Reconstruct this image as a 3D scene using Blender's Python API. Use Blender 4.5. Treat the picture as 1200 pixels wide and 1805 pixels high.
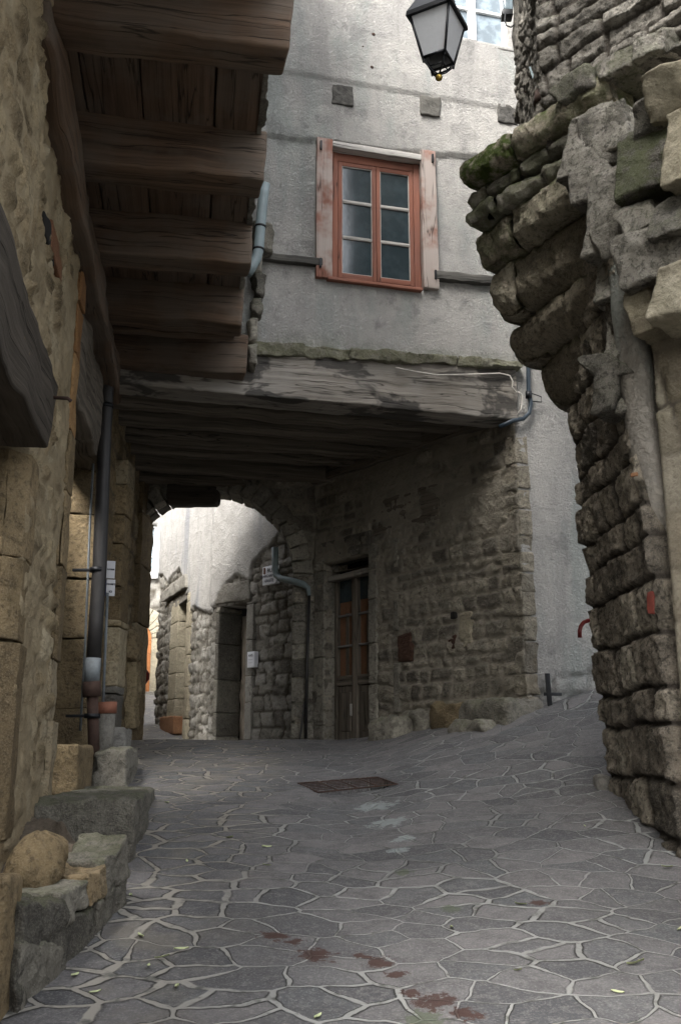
import bpy, math, random
import numpy as np
from mathutils import Vector, Matrix
random.seed(7); RNG = np.random.default_rng(11)
for o in list(bpy.data.objects): bpy.data.objects.remove(o)
S = bpy.context.scene; COL = S.collection
# ---------------------------------------------------------------- camera, sky, sun, exposure
EYE = 1.5; PITCH = math.radians(13.8); FPX = 1700.0
cd = bpy.data.cameras.new('camera'); cam = bpy.data.objects.new('camera', cd); COL.objects.link(cam)
cam.location = (0, 0, EYE); cam.rotation_euler = (math.pi/2 + PITCH, 0, 0)
cd.sensor_fit = 'VERTICAL'; cd.sensor_height = 36; cd.lens = 36*FPX/1805; cd.clip_end = 500; cd.clip_start = .05
S.camera = cam
S.view_settings.view_transform = 'Standard'; S.view_settings.look = 'None'
S.view_settings.exposure = 2.3; S.view_settings.gamma = 1.0
w = bpy.data.worlds.new('World'); S.world = w; w.use_nodes = True
nt = w.node_tree; bgn = nt.nodes['Background']; sky = nt.nodes.new('ShaderNodeTexSky')
SUN_EL, SUN_ROT = math.radians(50), math.radians(-150)
sky.sky_type = 'NISHITA'; sky.sun_disc = False; sky.sun_elevation = SUN_EL; sky.sun_rotation = SUN_ROT
sky.air_density = 1.0; sky.dust_density = 6.0; sky.ozone_density = 0.3; sky.altitude = 200
hs = nt.nodes.new('ShaderNodeHueSaturation'); hs.inputs['Saturation'].default_value = .28   # overcast: the blue washed out
nt.links.new(sky.outputs[0], hs.inputs['Color']); nt.links.new(hs.outputs[0], bgn.inputs[0]); bgn.inputs[1].default_value = 0.15
sl = bpy.data.lights.new('sun', 'SUN'); sl.energy = 1.4; sl.angle = math.radians(20); sl.color = (1, .97, .93)
so = bpy.data.objects.new('sun', sl); COL.objects.link(so)
sd = Vector((math.sin(SUN_ROT)*math.cos(SUN_EL), math.cos(SUN_ROT)*math.cos(SUN_EL), math.sin(SUN_EL)))
so.rotation_euler = sd.to_track_quat('Z', 'Y').to_euler(); so.location = (0, 0, 20)
# ---------------------------------------------------------------- picture geometry (real planes and distances)
CP, SP = math.cos(PITCH), math.sin(PITCH)
A = lambda *a: np.array(a, float)
Z = A(0, 0, 1)
def ray(x, y):
    r = (x-600)/FPX; u = (902.5-y)/FPX
    return A(r, CP-u*SP, SP+u*CP)
CAM = A(0, 0, EYE)
def atY(x, y, Y): d = ray(x, y); return CAM + d*(Y/d[1])
def atZ(x, y, z): d = ray(x, y); return CAM + d*((z-EYE)/d[2])
def hit(x, y, P, n): d = ray(x, y); return CAM + d*(np.dot(P-CAM, n)/np.dot(d, n))
def smooth(a, b, x): t = np.clip((x-a)/(b-a), 0, 1); return t*t*(3-2*t)
def gz(X, Y):
    X = np.asarray(X, float); Y = np.asarray(Y, float)
    p = np.interp(Y, [-30, 0, 10.6, 11.2, 12.0, 13.5, 26, 60], [-3.5, 0, 1.537, 1.60, 1.585, 1.46, 2.93, 6.0])
    k = np.interp(Y, [5.2, 7.3, 9.4, 10.5, 13], [0, .085, .30, .28, 0])
    q = X-.1; s = .5*(q+np.sqrt(q*q+.05))-.08
    g = p + k*np.clip(s, 0, 3.5)
    g = g - .03*np.exp(-((X-.1)/.35)**2)*smooth(9.5, 8, Y)
    return g
def ground(x, y):
    d = ray(x, y); t = .5
    while t < 60:
        p = CAM+d*t
        if p[2] < gz(p[0], p[1]): break
        t += .01
    return CAM+d*t
# ---------------------------------------------------------------- noise
def _h(ix, iy, iz, s):
    n = (ix*374761393 + iy*668265263 + iz*1442695041 + s*974634541).astype(np.int64) & 0xffffffff
    n = (n ^ (n >> 13))*1274126177 & 0xffffffff
    n = (n ^ (n >> 16))*2246822519 & 0xffffffff
    return ((n ^ (n >> 15)) & 0xffffff)/float(0xffffff)
def vn(p, s=0):
    p = np.asarray(p, float); i = np.floor(p).astype(np.int64); f = p-i; f = f*f*(3-2*f)
    r = 0
    for dx in (0, 1):
        for dy in (0, 1):
            for dz in (0, 1):
                wgt = (f[..., 0] if dx else 1-f[..., 0])*(f[..., 1] if dy else 1-f[..., 1])*(f[..., 2] if dz else 1-f[..., 2])
                r = r + wgt*_h(i[..., 0]+dx, i[..., 1]+dy, i[..., 2]+dz, s)
    return r*2-1
def fbm(p, s=0, o=3):
    r = 0; a = .5; p = np.asarray(p, float)
    for k in range(o): r = r + a*vn(p*(2.03**k), s+k*17); a *= .5
    return r
def f2(U, V, f, s=0, o=3): return fbm(np.stack([U*f, V*f, np.zeros_like(U)+s*.37], -1), s, o)
# ---------------------------------------------------------------- mesh building
class Acc:
    def __init__(s): s.v = []; s.f = []; s.st = []; s.loc = []; s.n = 0; s.sm = []
    def add(s, v, f, st=(.5, 1, 0, 0), loc=None, smooth=True):
        v = np.asarray(v, float); s.v.append(v); s.f += [tuple(int(i)+s.n for i in q) for q in f]
        st = np.asarray(st, float)
        s.st.append(np.tile(st, (len(v), 1)) if st.ndim == 1 else st)
        s.loc.append(v if loc is None else loc); s.n += len(v); s.sm += [smooth]*len(f); return s
    def hexa(s, c, seg=.06, r=.01, amp=.004, freq=9, st=None, fine=0, sd=None):
        c = [np.asarray(q, float) for q in c]
        L = np.array([np.mean([np.linalg.norm(c[b]-c[a]) for a, b in prs]) for prs in
             (((0, 1), (3, 2), (4, 5), (7, 6)), ((0, 3), (1, 2), (4, 7), (5, 6)), ((0, 4), (1, 5), (3, 7), (2, 6)))])
        n = np.clip(np.ceil(L/seg).astype(int), 1, 60); r = min(r, .49*L.min())
        idx = {}; P = []; F = []
        tl = []
        for k in range(3):
            t = np.linspace(-1, 1, n[k]+1)
            e = 1-2*r/L[k]
            if r > 0: t = np.unique(np.round(np.concatenate([[-1, -e-(1-e)*.6, -e], t[(t > -e*.98) & (t < e*.98)], [e, e+(1-e)*.6, 1]]), 6))
            tl.append(t)
        m = [len(t)-1 for t in tl]
        def vid(i, j, k):
            if (i, j, k) not in idx: idx[(i, j, k)] = len(P); P.append((tl[0][i], tl[1][j], tl[2][k]))
            return idx[(i, j, k)]
        for i in range(m[0]):
            for j in range(m[1]):
                F.append((vid(i, j, 0), vid(i, j+1, 0), vid(i+1, j+1, 0), vid(i+1, j, 0)))
                F.append((vid(i, j, m[2]), vid(i+1, j, m[2]), vid(i+1, j+1, m[2]), vid(i, j+1, m[2])))
        for i in range(m[0]):
            for k in range(m[2]):
                F.append((vid(i, 0, k), vid(i+1, 0, k), vid(i+1, 0, k+1), vid(i, 0, k+1)))
                F.append((vid(i, m[1], k), vid(i, m[1], k+1), vid(i+1, m[1], k+1), vid(i+1, m[1], k)))
        for j in range(m[1]):
            for k in range(m[2]):
                F.append((vid(0, j, k), vid(0, j, k+1), vid(0, j+1, k+1), vid(0, j+1, k)))
                F.append((vid(m[0], j, k), vid(m[0], j+1, k), vid(m[0], j+1, k+1), vid(m[0], j, k+1)))
        P = np.array(P)*L/2
        if r > 0:
            inn = np.clip(P, -(L/2-r), L/2-r); d = P-inn; q = np.linalg.norm(d, axis=1)
            k = q > 1e-9; P[k] = inn[k]+d[k]/q[k, None]*r
        T = (P/L+.5)
        c = np.array(c)
        W = 0
        for ci, (a, b, g) in enumerate([(0, 0, 0), (1, 0, 0), (1, 1, 0), (0, 1, 0), (0, 0, 1), (1, 0, 1), (1, 1, 1), (0, 1, 1)]):
            wq = (T[:, 0] if a else 1-T[:, 0])*(T[:, 1] if b else 1-T[:, 1])*(T[:, 2] if g else 1-T[:, 2])
            W = W + wq[:, None]*c[ci]
        if amp > 0:
            sd = random.randint(0, 999) if sd is None else sd
            D = np.stack([fbm(W*freq, sd+k*5, 3) for k in range(3)], -1)
            W = W + D*amp*2
            if fine and amp > .015: W = W + np.stack([np.abs(fbm(W*8, sd+k*11+3, 4))-.12 for k in range(3)], -1)*A(1, 1, -.6)*min(amp*1.2, .03)
            if fine: W = W + np.stack([fbm(W*freq*5, sd+k*9, 2) for k in range(3)], -1)*fine
        # keep outward winding
        vol = np.dot(np.cross(c[1]-c[0], c[3]-c[0]), c[4]-c[0])
        if vol < 0: F = [f[::-1] for f in F]
        off = A(*RNG.random(3))*20
        st = (random.random(), 1, random.random(), 0) if st is None else st
        return s.add(W, F, st, (P+off)[:, np.argsort(-L)], not (r == 0 and amp == 0))
    def box(s, o, ex, ey, ez, **k):
        o = np.asarray(o, float); ex = np.asarray(ex, float); ey = np.asarray(ey, float); ez = np.asarray(ez, float)
        return s.hexa([o, o+ex, o+ex+ey, o+ey, o+ez, o+ex+ez, o+ex+ey+ez, o+ey+ez], **k)
    def tube(s, pts, r, n=10, cap=True, st=(.5, 1, 0, 0)):
        pts = [np.asarray(p, float) for p in pts]; r = [r]*len(pts) if np.isscalar(r) else r
        V = []; prev = None
        for i, p in enumerate(pts):
            t = (pts[min(i+1, len(pts)-1)]-pts[max(i-1, 0)]); t /= np.linalg.norm(t)+1e-9
            if prev is None:
                a = A(1, 0, 0) if abs(t[0]) < .8 else A(0, 1, 0)
                x = np.cross(t, a)
            else: x = prev-t*np.dot(prev, t)
            x /= np.linalg.norm(x); prev = x; y = np.cross(t, x)
            for k in range(n):
                th = 2*math.pi*k/n; V.append(p+r[i]*(math.cos(th)*x+math.sin(th)*y))
        F = [(i*n+k, i*n+(k+1) % n, (i+1)*n+(k+1) % n, (i+1)*n+k) for i in range(len(pts)-1) for k in range(n)]
        if cap: F += [tuple(range(n))[::-1], tuple(range((len(pts)-1)*n, len(pts)*n))]
        return s.add(V, F, st)
    def obj(s, name, mat, parent=None, sharp=None):
        v = np.concatenate(s.v); 
        o0 = np.array(world_loc(parent)) if parent is not None else np.zeros(3)
        me = bpy.data.meshes.new(name); me.from_pydata((v-o0).tolist(), [], s.f); me.update()
        a = me.attributes.new('st', 'FLOAT_COLOR', 'POINT'); a.data.foreach_set('color', np.concatenate(s.st).astype('f').ravel())
        a = me.attributes.new('loc', 'FLOAT_VECTOR', 'POINT'); a.data.foreach_set('vector', np.concatenate(s.loc).astype('f').ravel())
        me.polygons.foreach_set('use_smooth', s.sm)
        if sharp is not None: me.set_sharp_from_angle(angle=math.radians(sharp))
        me.materials.append(mat)
        o = bpy.data.objects.new(name, me); COL.objects.link(o)
        if parent is not None: o.parent = parent
        return o
def world_loc(o):
    p = A(0, 0, 0)
    while o is not None: p = p + np.array(o.location); o = o.parent
    return p
def thing(name, label, cat, loc=(0, 0, 0), group=None):
    o = bpy.data.objects.new(name, None); COL.objects.link(o); o.location = loc; o.empty_display_size = .2
    o['label'] = label; o['category'] = cat
    if group: o['group'] = group
    return o
def tag(o, label, cat, group=None):
    o['label'] = label; o['category'] = cat
    if group: o['group'] = group
    return o
def lines(breaks, step):
    breaks = sorted(breaks); out = []
    for a, b in zip(breaks[:-1], breaks[1:]):
        if b-a < 1e-6: continue
        n = max(1, int(math.ceil((b-a)/step))); out += list(np.linspace(a, b, n+1)[:-1])
    return np.array(out+[breaks[-1]])
def panel(acc, O, ex, ez, n, ul, vl, disp, keep=None, rim=0.0, sm=True, P=None):
    """displaced sheet: disp(U,V)->(h, st[...,4]); keep(uc,vc)->bool per cell; rim extrudes the open edges backwards"""
    U, V = np.meshgrid(ul, vl)
    h, st = disp(U, V)
    base = P(U, V) if P is not None else O + U[..., None]*ex + V[..., None]*ez
    W = base + h[..., None]*n
    ny, nx = U.shape; W = W.reshape(-1, 3); st = st.reshape(-1, 4)
    uc = .5*(U[:-1, :-1]+U[1:, 1:]); vc = .5*(V[:-1, :-1]+V[1:, 1:])
    k = np.ones_like(uc, bool) if keep is None else keep(uc, vc)
    jj, ii = np.nonzero(k)
    a = jj*nx+ii
    F = np.stack([a, a+1, a+1+nx, a+nx], 1)
    # orientation
    if np.dot(np.cross(ex, ez), n) < 0: F = F[:, ::-1]
    loc = np.stack([U.ravel(), V.ravel(), h.ravel()], -1)
    F = F.tolist()
    if rim:
        from collections import Counter
        E = {}
        for f in F:
            for p, q in zip(f, f[1:]+f[:1]):
                if (q, p) in E: del E[(q, p)]
                else: E[(p, q)] = 1
        ids = {}; nv = []; nst = []; nl = []
        steps = 1
        for (p, q) in E:
            for x in (p, q):
                if x not in ids:
                    ids[x] = len(W)+len(nv); nv.append(base.reshape(-1, 3)[x]-n*rim); nst.append(st[x]); nl.append(loc[x]-A(0, 0, rim))
            F.append([q, p, ids[p], ids[q]])
        if nv:
            W = np.concatenate([W, nv]); st = np.concatenate([st, nst]); loc = np.concatenate([loc, nl])
    used = np.unique(np.array([i for f in F for i in f])); mp = -np.ones(len(W), int); mp[used] = np.arange(len(used))
    F = [tuple(mp[list(f)]) for f in F]
    acc.add(W[used], F, st[used], loc[used], sm); return acc
def masonry(seed, rowh=(.14, .24), colw=(.2, .45), mort=.014, edge=.03, bulge=.022, off=.012, rough=.01, warp=.03, wf=2.2, fine=.004, rr=.04):
    def fn(U, V):
        r = np.random.default_rng(seed)
        Uw = U+warp*f2(U, V, wf, seed+1)*2; Vw = V+warp*f2(U, V, wf*.8, seed+2)*2
        lo, hi = Vw.min()-.3, Vw.max()+.3
        b = [lo]
        while b[-1] < hi: b.append(b[-1]+r.uniform(*rowh))
        b = np.array(b); ri = np.clip(np.searchsorted(b, Vw)-1, 0, len(b)-2)
        dv = np.minimum(Vw-b[ri], b[ri+1]-Vw)
        du = np.zeros_like(U); tint = np.zeros_like(U); t2 = np.zeros_like(U); ofs = np.zeros_like(U); tl = np.zeros_like(U)
        ulo, uhi = Uw.min()-.6, Uw.max()+.6
        for k in range(len(b)-1):
            m = ri == k
            c = [ulo-r.uniform(0, .3)]
            while c[-1] < uhi: c.append(c[-1]+r.uniform(*colw))
            c = np.array(c); rt = r.random(len(c)); r2 = r.random(len(c)); ro = r.uniform(-1, 1, len(c)); r3 = r.uniform(-1, 1, len(c))
            if not m.any(): continue
            uu = Uw[m]+.25*(Vw[m]-b[k])*np.sin(k*1.7); ci = np.clip(np.searchsorted(c, uu)-1, 0, len(c)-2)
            du[m] = np.minimum(uu-c[ci], c[ci+1]-uu); tint[m] = rt[ci]; t2[m] = r2[ci]; ofs[m] = ro[ci]
            tl[m] = r3[ci]*((uu-c[ci])/(c[ci+1]-c[ci])-.5)
        cu = np.clip(rr-du, 0, None); cv = np.clip(rr-dv, 0, None)
        d = rr-np.sqrt(cu*cu+cv*cv); d = np.minimum(d, np.minimum(du, dv)+0*d)
        d = d+.012*f2(U, V, 14, seed+5)
        edge_ = edge*(.6+.5*(tint)); m = smooth(mort*.5, mort*.5+edge_, d)**.7; mask = smooth(mort*.45, mort*.45+.012, d)
        h = m*(bulge+off*ofs+off*1.2*tl) + rough*(f2(U, V, 5, seed+7, 4)*1.2-np.abs(f2(U+tint*9, V, 8, seed+17, 3))*2.2)*(.3+m) + fine*f2(U, V, 34, seed+8, 2)*2
        st = np.stack([tint, mask, t2, np.zeros_like(U)], -1)
        return h, st
    return fn
# ---------------------------------------------------------------- materials
def mk(name):
    m = bpy.data.materials.new(name); m.use_nodes = True; nt = m.node_tree
    return m, nt, nt.nodes['Principled BSDF']
class NB:
    def __init__(s, nt): s.nt = nt
    def n(s, t, **k):
        x = s.nt.nodes.new(t)
        for a, b in k.items():
            if a.startswith('i_'):
                kk = a[2:]; kk = int(kk) if kk.isdigit() else kk
                x.inputs[kk].default_value = b
            else: setattr(x, a, b)
        return x
    def l(s, a, b): s.nt.links.new(a, b)
    def val(s, v, sock):
        if isinstance(v, bpy.types.NodeSocket): s.l(v, sock)
        else: sock.default_value = v
    def math(s, op, a, b=0.0, c=None, clamp=False):
        x = s.n('ShaderNodeMath', operation=op, use_clamp=clamp); s.val(a, x.inputs[0]); s.val(b, x.inputs[1])
        if c is not None: s.val(c, x.inputs[2])
        return x.outputs[0]
    def mix(s, f, a, b, bl='MIX'):
        x = s.n('ShaderNodeMix', data_type='RGBA', blend_type=bl); s.val(f, x.inputs[0])
        for v, i in ((a, 6), (b, 7)):
            if isinstance(v, tuple): v = (*v[:3], 1)
            s.val(v, x.inputs[i])
        return x.outputs[2]
    def noise(s, co, scale, detail=4, rough=.55, dist=0, vec=None):
        x = s.n('ShaderNodeTexNoise'); x.inputs['Scale'].default_value = scale; x.inputs['Detail'].default_value = detail
        x.inputs['Roughness'].default_value = rough; x.inputs['Distortion'].default_value = dist
        if vec is not None:
            mp = s.n('ShaderNodeMapping'); s.l(co, mp.inputs[0]); mp.inputs['Scale'].default_value = vec; co = mp.outputs[0]
        s.l(co, x.inputs['Vector']); return x.outputs[0]
    def ss(s, v, a, b):
        x = s.n('ShaderNodeMapRange', interpolation_type='SMOOTHSTEP'); s.val(v, x.inputs[0]); x.inputs[1].default_value = a; x.inputs[2].default_value = b
        return x.outputs[0]
    def ramp(s, v, cols):
        x = s.n('ShaderNodeValToRGB'); s.val(v, x.inputs[0]); e = x.color_ramp.elements
        while len(e) < len(cols): e.new(.5)
        for i, (p, c) in enumerate(cols): e[i].position = p; e[i].color = (*c, 1)
        return x.outputs[0]
    def bump(s, h, st, dist, prev=None):
        x = s.n('ShaderNodeBump'); s.l(h, x.inputs['Height']); x.inputs['Strength'].default_value = st; x.inputs['Distance'].default_value = dist
        if prev is not None: s.l(prev, x.inputs['Normal'])
        return x.outputs[0]
MC = {}
def stone_mat(name, cols, mortar=(.25, .22, .17), moss=0.0, mosscol=(.06, .075, .02), dark=.5, patch=None, rough=.9, bump=.6, contrast=1.0):
    m, nt, b = mk(name); N = NB(nt)
    at = N.n('ShaderNodeAttribute', attribute_name='st'); sp = N.n('ShaderNodeSeparateColor'); N.l(at.outputs['Color'], sp.inputs[0])
    co = N.n('ShaderNodeTexCoord').outputs['Object']
    n1 = N.noise(co, 5, 5, .6); n2 = N.noise(co, 28, 5, .65); n3 = N.noise(co, 1.3, 3, .5); n4 = N.noise(co, 110, 3, .6)
    t = N.math('ADD', sp.outputs[0], N.math('MULTIPLY', N.math('SUBTRACT', n1, .5), .9))
    c = N.ramp(t, [(i/(len(cols)-1), q) for i, q in enumerate(cols)])
    c = N.mix(N.math('MULTIPLY', N.ss(n2, .50, .66), dark), c, tuple(x*.4 for x in cols[0])); c = N.mix(N.math('MULTIPLY', N.ss(N.noise(co, 13, 6, .7, .6), .5, .62), dark*.8), c, tuple(x*.55 for x in cols[0]))
    c = N.mix(N.math('MULTIPLY', N.ss(n2, .3, .46), -.35 if False else 0.0), c, (1, 1, 1))
    c = N.mix(N.math('MULTIPLY', N.ss(n4, .42, .7), .22), c, tuple(min(1, x*1.5) for x in cols[-1]))
    mo = N.mix(n1, tuple(x*.75 for x in mortar), tuple(min(1, x*1.2) for x in mortar))
    c = N.mix(sp.outputs[1], mo, c)
    if patch: c = N.mix(N.ss(n3, patch[1], patch[1]+.12), c, patch[0])
    # moss/lichen where the attribute asks for it, and on upward faces
    geo = N.n('ShaderNodeNewGeometry'); sn = N.n('ShaderNodeSeparateXYZ'); N.l(geo.outputs['Normal'], sn.inputs[0])
    up = N.math('MULTIPLY', N.ss(sn.outputs[2], .0, .8), moss)
    mm = N.math('MULTIPLY', N.math('ADD', up, at.outputs['Alpha'], clamp=True), N.ss(N.noise(co, 9, 5, .6), .36, .56))
    mc = N.mix(n2, tuple(x*.45 for x in mosscol), tuple(x*1.6 for x in mosscol))
    c = N.mix(mm, c, mc)
    N.l(c, b.inputs['Base Color']); b.inputs['Roughness'].default_value = rough; b.inputs['Specular IOR Level'].default_value = .25
    h = N.math('ADD', N.math('MULTIPLY', n2, .9), N.math('MULTIPLY', n4, .15)); n9 = N.noise(co, 6, 8, .72, .6)
    rid = N.math('ABSOLUTE', N.math('SUBTRACT', n9, .5))
    bn = N.bump(rid, min(1, bump*1.2), .10); N.l(N.bump(h, bump, .02, bn), b.inputs['Normal']); return m
def wood_mat(name, c1, c2, grey=None, gamt=0.0, rough=.85, bump=.7, stain=None):
    m, nt, b = mk(name); N = NB(nt)
    lo = N.n('ShaderNodeAttribute', attribute_name='loc').outputs['Vector']
    g1 = N.noise(lo, 1, 6, .65, .15, (.7, 18, 18)); g2 = N.noise(lo, 1, 4, .6, .1, (2, 80, 80)); n3 = N.noise(lo, 2.2, 4, .6)
    n5 = N.noise(lo, 1, 3, .5, .25, (.45, 10, 10))
    c = N.mix(N.ss(g1, .3, .7), c1, c2)
    c = N.mix(N.math('MULTIPLY', N.ss(g2, .5, .75), .5), c, tuple(x*.35 for x in c1))
    if grey: c = N.mix(N.math('MULTIPLY', N.ss(n3, .4, .62), gamt), c, grey)
    crack = N.ss(N.math('ABSOLUTE', N.math('SUBTRACT', n5, .5)), .012, .0)
    c = N.mix(N.math('MULTIPLY', crack, .7), c, (.01, .008, .006))
    if stain: c = N.mix(N.math('MULTIPLY', N.ss(N.noise(lo, 1, 4, .6, .4, (1.8, 3, 3)), .5, .58), stain), c, (.012, .012, .012))
    N.l(c, b.inputs['Base Color']); b.inputs['Roughness'].default_value = rough; b.inputs['Specular IOR Level'].default_value = .25
    h = N.math('SUBTRACT', N.math('ADD', g1, N.math('MULTIPLY', g2, .5)), N.math('MULTIPLY', crack, .8))
    N.l(N.bump(h, bump, .012), b.inputs['Normal']); return m
def stucco_mat(name, c1, c2, c3, streak=.3, patchcol=None, scale=60, bump=.6, stainpts=None):
    m, nt, b = mk(name); N = NB(nt)
    co = N.n('ShaderNodeTexCoord').outputs['Object']
    n1 = N.noise(co, 1.1, 5, .6); n2 = N.noise(co, scale, 4, .7); n3 = N.noise(co, 1, 5, .6, .2, (3.2, 3.2, .45)); n4 = N.noise(co, 6, 5, .65)
    c = N.mix(N.ss(n1, .35, .65), c1, c2)
    c = N.mix(N.math('MULTIPLY', N.ss(n3, .5, .68), streak), c, c3)
    c = N.mix(N.math('MULTIPLY', N.ss(n4, .5, .68), .5), c, c3); gs = N.noise(co, 1, 5, .65, .3, (1.6, 1.6, .5)); c = N.mix(N.math('MULTIPLY', N.ss(gs, .5, .66), .5), c, (.27, .31, .29)); ps = N.noise(co, 2.4, 6, .7); c = N.mix(N.math('MULTIPLY', N.ss(ps, .56, .66), .5), c, (.16, .16, .155))
    c = N.mix(N.math('MULTIPLY', N.ss(n2, .5, .72), .32), c, tuple(x*.45 for x in c3))
    at = N.n('ShaderNodeAttribute', attribute_name='st'); sp = N.n('ShaderNodeSeparateColor'); N.l(at.outputs['Color'], sp.inputs[0])
    if patchcol: c = N.mix(sp.outputs[0], c, N.mix(n4, tuple(x*.6 for x in patchcol), patchcol))
    mos = N.math('MULTIPLY', at.outputs['Alpha'], N.ss(n4, .38, .55)); c = N.mix(mos, c, (.10, .13, .07))
    N.l(c, b.inputs['Base Color']); b.inputs['Roughness'].default_value = .92; b.inputs['Specular IOR Level'].default_value = .2
    pit = N.noise(co, scale*.55, 5, .75, .5); h = N.math('ADD', N.ss(pit, .38, .6), N.math('MULTIPLY', n2, .8)); N.l(N.bump(h, bump, .012), b.inputs['Normal']); return m
def plain(name, col, rough=.5, metal=0, bump=.2, var=.3, scale=30, spec=.4):
    m, nt, b = mk(name); N = NB(nt); co = N.n('ShaderNodeTexCoord').outputs['Object']
    n = N.noise(co, scale, 5, .6); n2 = N.noise(co, scale*.2, 3)
    c = N.mix(N.math('MULTIPLY', N.ss(n, .35, .7), var), col, tuple(x*.4 for x in col))
    c = N.mix(N.math('MULTIPLY', N.ss(n2, .45, .7), var*.6), c, tuple(min(1, x*1.5) for x in col))
    N.l(c, b.inputs['Base Color']); b.inputs['Roughness'].default_value = rough; b.inputs['Metallic'].default_value = metal
    b.inputs['Specular IOR Level'].default_value = spec
    N.l(N.bump(n, bump, .005), b.inputs['Normal']); return m
M = {}
M['left_stone'] = stone_mat('warm left wall rubble', [(.12, .09, .05), (.25, .19, .11), (.34, .27, .16), (.40, .34, .23)], (.32, .26, .165), moss=.1)
M['left_ashlar'] = stone_mat('dressed ochre stone', [(.13, .095, .052), (.21, .155, .083), (.28, .21, .12), (.31, .26, .175)], (.12, .10, .07), dark=.65, bump=.6)
M['dark_brick'] = stone_mat('dark red brick', [(.045, .022, .016), (.065, .032, .022), (.08, .045, .03)], (.1, .08, .06))
M['ochre_block'] = stone_mat('orange ochre block', [(.22, .11, .045), (.30, .17, .07), (.36, .23, .11)], (.2, .15, .09), dark=.4)
M['brick'] = stone_mat('orange brick', [(.13, .06, .035), (.20, .10, .05), (.24, .14, .08)], (.25, .2, .13), dark=.3, bump=.3)
M['grey_stone'] = stone_mat('grey weathered stone', [(.07, .065, .055), (.15, .14, .115), (.22, .205, .17), (.3, .28, .23)], (.2, .19, .16), moss=.35)
M['mossy'] = stone_mat('ledge with moss and yellow lichen', [(.12, .115, .09), (.2, .19, .15), (.27, .26, .2)], moss=.3, mosscol=(.11, .115, .05), patch=((.30, .26, .07), .6), bump=1.0)
M['corbel'] = stone_mat('brown corbel limestone', [(.17, .145, .105), (.27, .235, .175), (.35, .31, .235), (.43, .385, .30)], (.05, .045, .035), moss=.5, mosscol=(.06, .085, .015), dark=.7, bump=.9)
M['pillar'] = stone_mat('dark streaked pillar stone', [(.09, .08, .065), (.21, .18, .14), (.30, .26, .20), (.38, .34, .27)], (.06, .05, .04), dark=.75, bump=.9)
M['turret'] = stone_mat('grey tower rubble', [(.09, .083, .07), (.17, .158, .135), (.24, .222, .19), (.32, .30, .26)], (.06, .05, .04), moss=.25, dark=.8, bump=1.0)
M['yellow'] = stone_mat('sandy yellow stone', [(.17, .145, .10), (.24, .21, .15), (.29, .26, .19), (.33, .30, .23)], (.13, .11, .085), dark=.35, bump=.6)
M['passage'] = stone_mat('soot grey passage stone', [(.09, .08, .065), (.17, .155, .125), (.25, .225, .175), (.33, .30, .24)], (.26, .235, .19), dark=.6, bump=.7, patch=((.15, .125, .09), .62))
M['far_stone'] = stone_mat('pale stone beyond the arch', [(.10, .09, .075), (.17, .16, .135), (.22, .21, .185), (.27, .26, .235)], (.08, .07, .055), dark=.35)
M['plaster_far'] = stucco_mat('pale streaked plaster', (.50, .475, .44), (.44, .42, .39), (.25, .25, .25), .75, None, 40, .3)
M['facade'] = stucco_mat('grey roughcast', (.47, .455, .425), (.38, .37, .35), (.25, .245, .235), .5, None, 75, .9)
M['facade_low'] = stucco_mat('roughcast side wall', (.36, .345, .31), (.30, .29, .265), (.2, .19, .17), .3, None, 60, 1.0)
M['roll'] = stucco_mat('smooth lime render', (.25, .23, .195), (.19, .175, .15), (.11, .10, .085), .5, None, 30, .8)
M['joist'] = wood_mat('old brown oak', (.06, .04, .026), (.14, .092, .06), (.12, .10, .08), .6)
M['board'] = wood_mat('ceiling boards', (.08, .052, .035), (.14, .095, .065), (.13, .11, .09), .5)
M['beam'] = wood_mat('weathered grey beam', (.14, .125, .105), (.29, .265, .23), (.25, .235, .21), .6, stain=.75, bump=.8)
M['dark_wood'] = wood_mat('dark passage timber', (.07, .06, .046), (.17, .145, .115))
M['void_wood'] = wood_mat('blackish boards', (.04, .034, .027), (.08, .068, .052))  # darker tone than the other passage timber
M['lintel'] = wood_mat('charcoal lintel', (.035, .029, .022), (.075, .063, .05))
M['red_wood'] = wood_mat('faded red paint', (.19, .075, .05), (.25, .11, .075), (.18, .09, .07), .5, bump=.25)
M['peel_wood'] = wood_mat('peeling red paint', (.17, .075, .05), (.24, .11, .08), (.36, .33, .30), .8, bump=.5)
M['pale_wood'] = wood_mat('bare pale wood', (.3, .29, .27), (.45, .43, .4), bump=.4)
M['pale_grey_wood'] = wood_mat('grey worn bars', (.12, .115, .11), (.22, .21, .2))
M['end_grain'] = wood_mat('beam end grain', (.03, .029, .026), (.09, .086, .078), (.12, .115, .10), .5)
M['white_paint'] = plain('white paint', (.75, .76, .76), .5, var=.1)
M['iron'] = plain('black iron', (.012, .013, .015), .45, .4, var=.2)
M['rust'] = plain('rusty iron', (.05, .028, .02), .85, .1, .6, .6)
M['brass'] = plain('brass', (.35, .25, .06), .35, .9, var=.2)
M['pipe_dark'] = plain('dark zinc downpipe', (.032, .030, .029), .5, .2, var=.4, scale=12)
M['pipe_grey'] = plain('grey green pipe', (.19, .24, .25), .5, 0, var=.25, scale=12)
M['pipe_light'] = plain('pale pipe sleeve', (.17, .19, .20), .7, 0, var=.4)
M['cable'] = plain('blue black cable', (.02, .035, .05), .5, 0)
M['cable_white'] = plain('dirty white cable', (.5, .47, .42), .6)
M['terracotta'] = plain('terracotta', (.22, .09, .055), .8, var=.3)
M['red_mark'] = plain('faded red brick shard', (.10, .018, .01), .9, var=.5)
M['red'] = plain('red enamel', (.12, .010, .008), .3, var=.15)
M['sign'] = plain('white sign board', (.62, .63, .66), .5, var=.06)
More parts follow.
